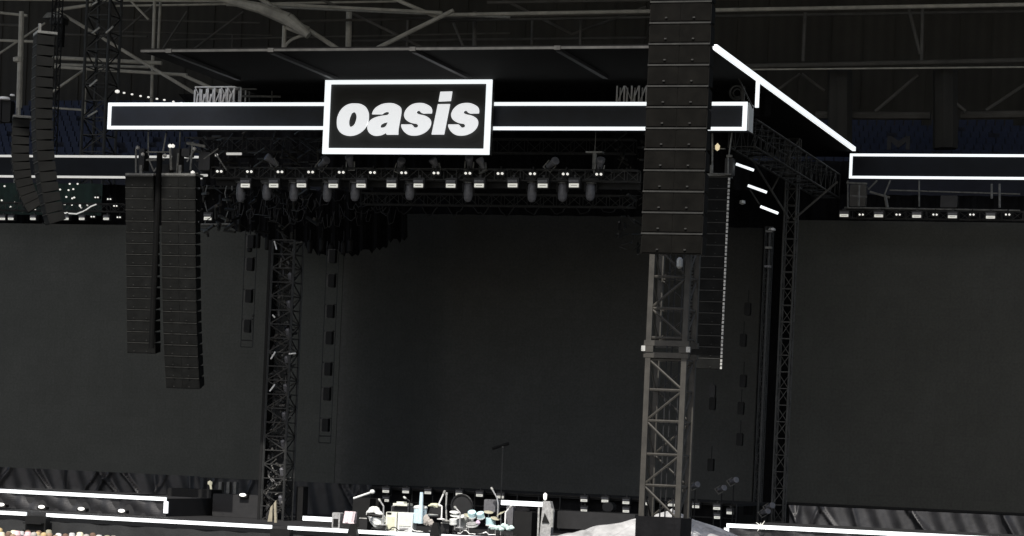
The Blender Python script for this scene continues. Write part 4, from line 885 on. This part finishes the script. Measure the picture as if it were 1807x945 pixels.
# white bundle
t = Thing('equipment_cover', 'bulky white fabric bundle with black strap left of cream amplifiers', 'cover', P(662, 926, VG))
k = MB(); rnd = random.Random(3)
def blob(mb, x, y, v, rx, ry, rz, seed=0, n=14, m_=9):
    rr = random.Random(seed); c = P(x, y, v); of = [rr.uniform(0, 6) for _ in range(4)]
    vs = []; fs = []
    for j in range(m_+1):
        th = math.pi*j/m_
        for i in range(n):
            ph = 2*math.pi*i/n; d = 1+.13*math.sin(3*ph+of[0])*math.sin(th)+.1*math.sin(5*th+of[1]+2*ph)
            vs.append(c+Vector((rx*d*math.sin(th)*math.cos(ph), ry*d*math.sin(th)*math.sin(ph), rz*d*math.cos(th))))
    for j in range(m_):
        for i in range(n): fs.append((j*n+i, j*n+(i+1) % n, (j+1)*n+(i+1) % n, (j+1)*n+i))
    mb.add(vs, fs)
blob(k, 659, 906, VG+.4, .32, .3, .28, 1); blob(k, 667, 917, VG, .33, .3, .33, 2); t.part('fabric', k, whitem)
k = MB(); k.tube(P(648, 907, VG-.35), P(674, 911, VG-.3), .07, 8); k.box(*PB(649, 904, 665, 911, VG-.3)[:2], VG-.1, VG+.2, *PB(649, 904, 665, 911, VG-.3)[2:]); t.part('strap', k, black)
gbox('amplifier', 'cream amplifier cabinet standing left of the wider white one', 'amplifier', 681, 903, 700, 927, VG, .5, cream, [('grille', .12, .1, .8, .75, yellow), ('control_panel', .1, .88, .5, .97, black)])
gbox('amplifier', 'wider white amplifier cabinet left of the pale blue barrel', 'amplifier', 702, 904, 728, 926, VG, .5, whitem, [('grille', .1, .3, .9, .9, cream), ('badge', .15, .12, .75, .22, silver)])
t = gbox('organ', 'dark keyboard cabinet with yellow top behind the amplifiers', 'keyboard', 691, 892, 720, 905, VG+2.5, .6, silver, [('panel', .03, .1, .97, .9, blackm)])
k = MB(); u0, u1, z0, z1 = PB(695, 888, 720, 892, VG+2.4); k.box(u0, u1, VG+2.3, VG+3, z0, z1); k.box(u0+.12, u1-.2, VG+2.4, VG+2.8, z1, z1+.07); t.part('lid', k, cream)
t = Thing('water_barrel', 'pale blue barrel with lid and upright white tube on deck', 'barrel', P(737, 923, VG))
k = MB(); u0, u1, z0, z1 = PB(726, 891, 749, 923, VG); r = (u1-u0)/2; c = ((u0+u1)/2, VG+r, z0)
k.lathe(c, [(r*.93, 0), (r*.95, .1), (r*.93, (z1-z0)*.5), (r*.95, (z1-z0)*.78), (r*.9, (z1-z0)*.8)], 16); t.part('shell', k, cyan2)
k = MB(); k.lathe(c, [(r, (z1-z0)*.805), (r*1.03, (z1-z0)*.87), (r*.9, (z1-z0)*.95), (r*.4, (z1-z0))], 16); t.part('lid', k, whitem)
k = MB(); a, b = Q(742, 923, VG-.1)[0], 0; k.tube((a, VG-.12, z0), (a, VG-.12, Q(742, 868, VG)[1]), .1, 8, .07); t.part('tube', k, cyan2)
t = Thing('piano', 'small dark upright cabinet with yellow cloth under mic boom', 'keyboard', P(769, 914, VG+1))
u0, u1, z0, z1 = PB(756, 893, 778, 912, VG+1); k = MB(); k.prism([(u0-.06, z0), (u1-.05, z0), (u1+.02, z1), (u0+.1, z1)], VG+1, VG+1.6); t.part('body', k, blackm)
k = MB(); blob(k, 768, 892, VG+1.2, .25, .3, .1, 5); t.part('cloth', k, yellow)
k = MB(); u0, u1, z0, z1 = PB(750, 907, 772, 910.5, VG+.5); k.lathe(((u0+u1)/2, VG+.6, (z0+z1)/2), [(0, -.04), (.23, -.02), (.27, .03), (0, .05)], 14); solid('cymbal', k, whitem, ((u0+u1)/2, VG+.6, z0), 'white tilted round tray beside the pale blue barrel', 'tray')
def mic(label, pts, v, zb, m=chrome, head=True):
    t = Thing('microphone_stand', label, 'mic stand', P(pts[0][0], pts[0][1], v), 'microphone stands')
    k = MB(); P3 = [P(x, y, v) for x, y in pts]; k.path(P3, .032, 6); k.lathe(Vector((P3[0].x, v, P3[0].z-.03)), [(.18, 0), (.18, .03), (.03, .06)], 10); t.part('stand', k, m)
    k = MB(); d = (P3[-1]-P3[-2]).normalized(); k.lathe(P3[-1], [(.03, -.03), (.05, .03), (.05, .1), (0, .14)], 8, d); t.part('microphone', k, alu); return t
mic('chrome mic stand with boom leaning right over yellow cloth', [(779, 915), (780, 893), (774, 890), (783, 870)], VG-.3, 0, alu_b)
mic('straight chrome mic stand next to the boom stand', [(788, 918), (787, 895), (788, 874)], VG+.2, 0, alu)
mic('bent grey mic stand between the centre screen and drum kit', [(878, 915), (879, 890), (877, 878), (869, 864)], VG+2, 0)
tallmic = mic('tall dim overhead boom stand in front of the centre screen', [(884, 882), (887, 800), (887, 788)], 12, 0, truss_md)
k = MB(); k.tube(P(869, 791, 12), P(898, 782, 12), .07, 8); tallmic.part('boom_arm', k, black)
# pinkish little items
k = MB(); blob(k, 752, 917, VG-.4, .13, .1, .22, 7); blob(k, 760, 922, VG-.4, .12, .1, .14, 8); solid('cloth_bag', k, mat('peach_cloth', (.42, .39, .36), .8, var=.2), P(752, 927, VG-.4), 'small peach cloth bag right of the pale blue barrel', 'bag')
# drum kit
DKT = Thing('drum_kit', 'pale cyan drum kit with cymbals at the stage centre', 'drum kit', P(838, 930, VG+.5))
def drum(x, y, r, h, axis, m=cyan, name='drum', dv=0):
    k = MB(); cyl(k, x, y, VG+.5+dv, r, h, axis, 18); o = DKT.part(name, k, m)
    k = MB(); ax = Vector(axis).normalized(); c = P(x, y, VG+.5+dv); k.lathe(c, [(r*1.05, -.02), (r*1.06, .03), (r*.9, .031), (r*.9, -.02)], 18, axis); DKT.part('rim', k, whitem, o)
drum(818, 921, .30, .42, (0, 1, .15), whitem, 'bass_drum', .2); drum(833, 911, .17, .22, (.1, -.5, .85), cyan, 'tom', -.1); drum(849, 913, .16, .22, (-.1, -.5, .85), cyan, 'tom', -.1)
drum(800, 924, .15, .2, (0, -.2, 1), whitem, 'snare_drum', -.4); drum(866, 926, .2, .3, (0, -.1, 1), cyan, 'floor_tom', 0); drum(833, 927, .23, .1, (0, -.3, 1), silver, 'drum', -.3)
for x, y, tl in [(802, 903, .1), (803, 909, .12), (812, 912, -.2), (827, 909, .3), (862, 903, .15), (884, 905, -.5), (874, 914, .3)]:
    k = MB(); k.lathe(P(x, y, VG+.4), [(0, -.02), (.2, -.015), (.2, .0), (.05, .03), (0, .04)], 14, (tl, -.25, 1)); o = DKT.part('cymbal', k, whitem if x < 815 else brass)
    k = MB(); c = P(x, y, VG+.5); k.tube(c, (c.x, VG+.6, zd+.02), .018, 5); DKT.part('cymbal_stand', k, chrome, o)
k = MB(); blob(k, 843, 922, VG+.3, .09, .08, .1, 4); solid('ball_lamp', k, mat('lilac_plastic', (.65, .5, .65), .4, var=.1), P(843, 926, VG+.3), 'small lilac ball between the drums', 'ball')
k = MB()
for i in range(9): 
    x = 868+i*4.2; blob(k, x, 933+rnd.uniform(-4, 2)-(2 if i % 2 else 0), VG-.8, .12, .1, .09, i)
solid('cloth_pile', k, mat('pale_mint_cloth', (.6, .75, .72), .7, var=.15), P(885, 936, VG-.8), 'pile of pale towels at the stage edge by the drum kit', 'towels')
# dark round things behind kit
k = MB(); c = P(815, 892, VG+3); k.path([c+Vector((.45*math.cos(i/20*6.283), 0, .45*math.sin(i/20*6.283))) for i in range(21)], .05, 6); k.lathe(c, [(.4, 0), (.42, .25)], 18, (0, 1, 0)); solid('gong', k, blackm, c-Vector((0, 0, .45)), 'big dark round drum shell behind the drum kit', 'drum')
gbox('equipment_case', 'dark grey trunk behind the drum kit under the bent mic stand', 'case', 854, 881, 874, 903, VG+2.5, .6, domem)
gbox('equipment_case', 'black case beside the grey pillar right of the drum kit', 'case', 906, 902, 938, 945, VG, .8, black)
k = MB(); blob(k, 922, 902, VG+.3, .3, .3, .2, 9); solid('equipment_cover', k, cloth_bk, P(922, 906, VG+.3), 'rounded black cover on top of the black case', 'cover')
gbox('drum_case', 'slim bluish grey case leaning near the right tube light', 'case', 893, 893, 905, 928, VG+.8, .4, domem)
rc = random.Random(31)
for i in range(7):
    x = 690 + i*31 + rc.uniform(-8, 8); k = MB(); vv_ = VG-.3+rc.random(); a = P(x, 929, vv_); a.z = zd+.03
    pts = [a+Vector((j*.13, rc.uniform(-.05, .05), (.16 if j in (2, 3) else .02)*rc.random()+.02)) for j in range(7)]
    k.path(pts, .022, 5); solid('floor_cable', k, [black, whitem, chrome][i % 3], a, nth(i, 7, ['black', 'white', 'chrome grey'][i % 3]+' cable lying among the band gear', 'on deck'), 'cable', group='cables among the band gear')
mic('thin chrome stand between the white bundle and cream amplifier', [(676, 925), (677, 893), (671, 884)], VG-.2, 0, chrome)
mic('thin black stand left of the pale blue barrel', [(722, 925), (723, 884), (716, 879)], VG+.9, 0, black)
mic('chrome stand at the right side of the drum kit', [(891, 930), (892, 904), (899, 896)], VG-.1, 0, alu_b)
mic('short chrome stand in front of the drum kit', [(811, 930), (812, 905), (805, 897)], VG-.5, 0, chrome)
gbox('equipment_case', 'black flight case between white bundle and slanting boom', 'case', 634, 912, 648, 925, VG+.4, .5, blackm, [('edge_trim', .02, .86, .98, .94, alu)])
gbox('equipment_case', 'low black flight case in front of the organ', 'case', 778, 920, 792, 931, VG+.3, .5, blackm, [('edge_trim', .02, .84, .98, .93, alu)])
# pillar
t = Thing('lighting_stand', 'pale grey upright stand with cloth wrap left of the tent', 'stand', P(962, 945, VG))
u0, u1, z0, z1 = PB(953, 884, 974, 950, VG); k = MB(); k.prism([(u0, zd), (u1-.05, zd), (u1, z1-.4), (u1-.12, z1), (u0+.08, z1)], VG, VG+.35); t.part('wrap', k, silver)
k = MB(); k.tube(P(949, 950, VG-.1), P(951, 895, VG-.1), .04); k.tube(P(974, 930, VG-.1), P(975, 897, VG-.1), .05); t.part('post', k, alu)
k = MB(); c = P(962, 876, VG); k.lathe(c, [(.03, -.15), (.07, -.1), (.08, .1), (0, .16)], 8); t.part('lamp', k, lamp_s)
k = MB(); u0, u1, z0, z1 = PB(957, 905, 970, 922, VG); k.prism([(u0, z0), (u1, z0), (u0+.1, z1)], VG-.05, VG-.004); t.part('pocket', k, black)
gbox('equipment_case', 'long dark case row between grey stand and tent slope', 'case', 983, 904, 1120, 935, VG+1, 1, blackm)
gbox('equipment_case', 'black lump shaped case on the rail above the tent slope', 'case', 1063, 886, 1082, 902, 10, .5, blackm, c=.12)
for i, (x, y, w_, h_) in enumerate([(637, 903, 30, 50), (660, 890, 16, 22)]):
    gbox('equipment_rack', ['tall dark rack between pink towel and white bundle', 'dim dark rack above the white fabric bundle'][i], 'rack', x-w_/2, y-h_/2, x+w_/2, y+h_/2-2, 5+i, .7, black)
# bits at lower left behind
k = MB(); k.tube(P(371, 850, 12), P(373, 868, 12), .05); k.lathe(P(370.5, 852, 12), [(0, -.12), (.11, -.05), (.11, .06), (0, .12)], 10); solid('work_lamp', k, mat('cream_lamp', (.8, .75, .55), .4, emit=.35, ecol=(1, .95, .7)), P(373, 868, 12), 'small cream work lamp on a stem under the left screen', 'lamp')
for i, x in enumerate((388, 402, 414)):
    k = MB(); u0, u1, z0, z1 = PB(x-2.5, 850, x+2.5, 874, 12); k.box(u0, u1, 12, 12.3, z0, z1); solid('post', k, alu_dk, ((u0+u1)/2, 12, z0), ['leftmost', 'middle', 'rightmost'][i]+' of three short pale posts beneath the left screen', 'post')
k = MB(); k.prism([Q(484, 922, 0.5), Q(488, 922, .5), Q(487, 882, .5), Q(483, 888, .5)], .5, .6); k.prism([Q(472, 920, .5), Q(480, 920, .5), Q(481, 890, .5), Q(477, 895, .5)], .5, .6)
solid('towel', k, mat('beige_towel', (.30, .27, .2), .8, var=.3), P(484, 922, .5), 'beige strips of cloth at the foot of the left lattice column', 'towel')
# star light on right riser, foot clutter
k = MB(); c = P(1343, 928, 1.7)
for an in range(8): k.tube(c, c+Vector((math.cos(an*.785+.2)*(.24 if an % 2 else .13), 0, math.sin(an*.785+.2)*(.24 if an % 2 else .13))), .025, 5, .008)
solid('star_lamp', k, lamp_w, c, 'little white star shaped lamp on the right riser edge', 'lamp')
for i, (x, y) in enumerate([(1294, 848), (1273, 862), (1358, 893), (1350, 903), (1226, 856)]):
    u, z = Q(x, y, 13); put(spot, (u, 13, z), ['pale spotlight tilted on a stand right of the tent tower', 'small spotlight left of the pale tilted one', 'dim spotlight at the foot of the right rear column', 'lower dim spotlight at the right rear column foot', 'dark spotlight on the rail beside the tower leg'][i], (.6, .9, .5), (.8, .8, .8))
    k = MB(); k.tube((u, 13.1, zd), (u, 13.1, z-.2), .03); solid('lamp_stand', k, black, (u, 13.1, zd), ['thin black stand under the pale tilted spotlight', 'thin black stand under the small spotlight', 'thin black stand at the right rear column foot', 'second thin black stand at the right rear column foot', 'thin black stand beside the tower leg'][i], 'stand')

# ------------------------------------------------------------------ crowd
def person_mesh():
    me = bpy.data.meshes.new('body')
    J = [((0,0,.95),.15,.11),((0,0,1.15),.14,.10),((0,0,1.38),.17,.11),((0,0,1.48),.075,.07),((0,.01,1.56),.062,.062),((0,.02,1.66),.088,.1),((0,.02,1.74),.06,.07),
         ((-.19,0,1.40),.06,.06),((-.24,.02,1.15),.045,.045),((-.22,.12,.93),.036,.036),((-.22,.16,.86),.03,.03),
         ((.19,0,1.40),.06,.06),((.24,.02,1.15),.045,.045),((.22,.12,.93),.036,.036),((.22,.16,.86),.03,.03),
         ((-.1,0,.86),.095,.095),((-.11,.02,.48),.062,.062),((-.11,-.01,.08),.042,.042),((-.11,.13,.04),.04,.035),
         ((.1,0,.86),.095,.095),((.11,.02,.48),.062,.062),((.11,-.01,.08),.042,.042),((.11,.13,.04),.04,.035)]
    E = [(0,1),(1,2),(2,3),(3,4),(4,5),(5,6),(2,7),(7,8),(8,9),(9,10),(2,11),(11,12),(12,13),(13,14),(0,15),(15,16),(16,17),(17,18),(0,19),(19,20),(20,21),(21,22)]
    me.from_pydata([j[0] for j in J], E, []); ob = bpy.data.objects.new('tmp', me); COL.objects.link(ob)
    md = ob.modifiers.new('s', 'SKIN'); sv = me.skin_vertices[0].data
    for i, j in enumerate(J): sv[i].radius = (j[1], j[2]); sv[i].use_root = (i == 0)
    ob.modifiers.new('u', 'SUBSURF').levels = 1
    r = bpy.data.meshes.new_from_object(ob.evaluated_get(bpy.context.evaluated_depsgraph_get())); bpy.data.objects.remove(ob)
    for p in r.polygons: p.use_smooth = True
    return r
body = person_mesh()
skin = mat('skin', (.52, .34, .27), .6, var=.08, scale=20); body.materials.append(skin)
def shell_mesh(name, prof, cz, cy=.02, sy=1.1, n=14):
    mb = MB(); mb.lathe((0, 0, 0), prof, n); me = bpy.data.meshes.new(name)
    me.from_pydata([(v.x, v.y*sy+cy, v.z+cz) for v in mb.v], [], mb.f); bm = bmesh.new(); bm.from_mesh(me); bmesh.ops.recalc_face_normals(bm, faces=bm.faces); bm.to_mesh(me); bm.free()
    for p in me.polygons: p.use_smooth = True
    return me
shirt_p = [(.20, -.02), (.205, .12), (.19, .3), (.235, .44), (.2, .52), (.09, .585)]
CW = random.Random(5)
hatc = [('white', (.8, .78, .75)), ('cream', (.7, .66, .5)), ('pale pink', (.75, .5, .52)), ('khaki', (.3, .28, .2)), ('pale grey', (.5, .5, .5)), ('beige', (.55, .48, .38))]
hairc = [('blond', (.5, .38, .2)), ('brown', (.14, .09, .06)), ('light brown', (.28, .2, .13)), ('grey', (.4, .38, .35))]
shc = [('white', (.7, .7, .7)), ('black', (.03, .03, .03)), ('navy', (.03, .05, .15)), ('beige', (.45, .4, .3)), ('red', (.45, .06, .06)), ('light blue', (.3, .45, .6))]
hat_prof = [(.155, -.03), (.16, -.02), (.105, .03), (.1, .1), (.06, .125), (0, .13)]
hair_prof = [(.085, -.16), (.105, -.08), (.112, 0), (.1, .06), (.06, .1), (0, .115)]
meshes = {}
def cm(kind, nm, c, prof, cz, sy=1.1):
    key = (kind, nm)
    if key not in meshes:
        me = shell_mesh(kind, prof, cz, sy=sy); me.materials.append(mat('crowd_'+kind+'_'+nm.replace(' ', '_'), c, .8, var=.12, scale=12)); meshes[key] = me
    return meshes[key]
rows = [(88.0, 9), (86.3, 11), (84.3, 12), (82.6, 12)]
rn = ['front', 'second', 'third', 'nearest']
for ri, (Y, n) in enumerate(rows):
    for i in range(n):
        px = 2 + i*(14 if ri == 0 else 20) + CW.uniform(-5, 5) + (8 if ri % 2 else 0); 
        if px > 250: continue
        X = (px-903)/F*Y; yy = Y + CW.uniform(-.4, .4); h = CW.uniform(.9, .99) if ri == 0 else CW.uniform(.955, 1.045)
        e = bpy.data.objects.new('person', None); COL.objects.link(e); e.location = (X, yy, 0); e.scale = (h, h, h); e.rotation_euler = (0, 0, CW.uniform(-.5, .2)-.2)
        b = bpy.data.objects.new('body', body); COL.objects.link(b); b.parent = e
        sn, sc = CW.choice(shc); o = bpy.data.objects.new('shirt', cm('shirt', sn, sc, shirt_p, .93, .68)); COL.objects.link(o); o.parent = e
        if CW.random() < .5:
            hn, hc = CW.choice(hatc); o = bpy.data.objects.new('hat', cm('hat', hn, hc, hat_prof, 1.68)); desc = hn+' bucket hat'
        else:
            hn, hc = CW.choice(hairc); o = bpy.data.objects.new('hair', cm('hair', hn, hc, hair_prof, 1.67)); desc = hn+' hair'
        COL.objects.link(o); o.parent = e
        e['label'] = f'spectator in {desc}, {sn} top, {ORD[i]} from left in {rn[ri]} row'
        e['category'] = 'person'; e['group'] = 'crowd at the lower left'
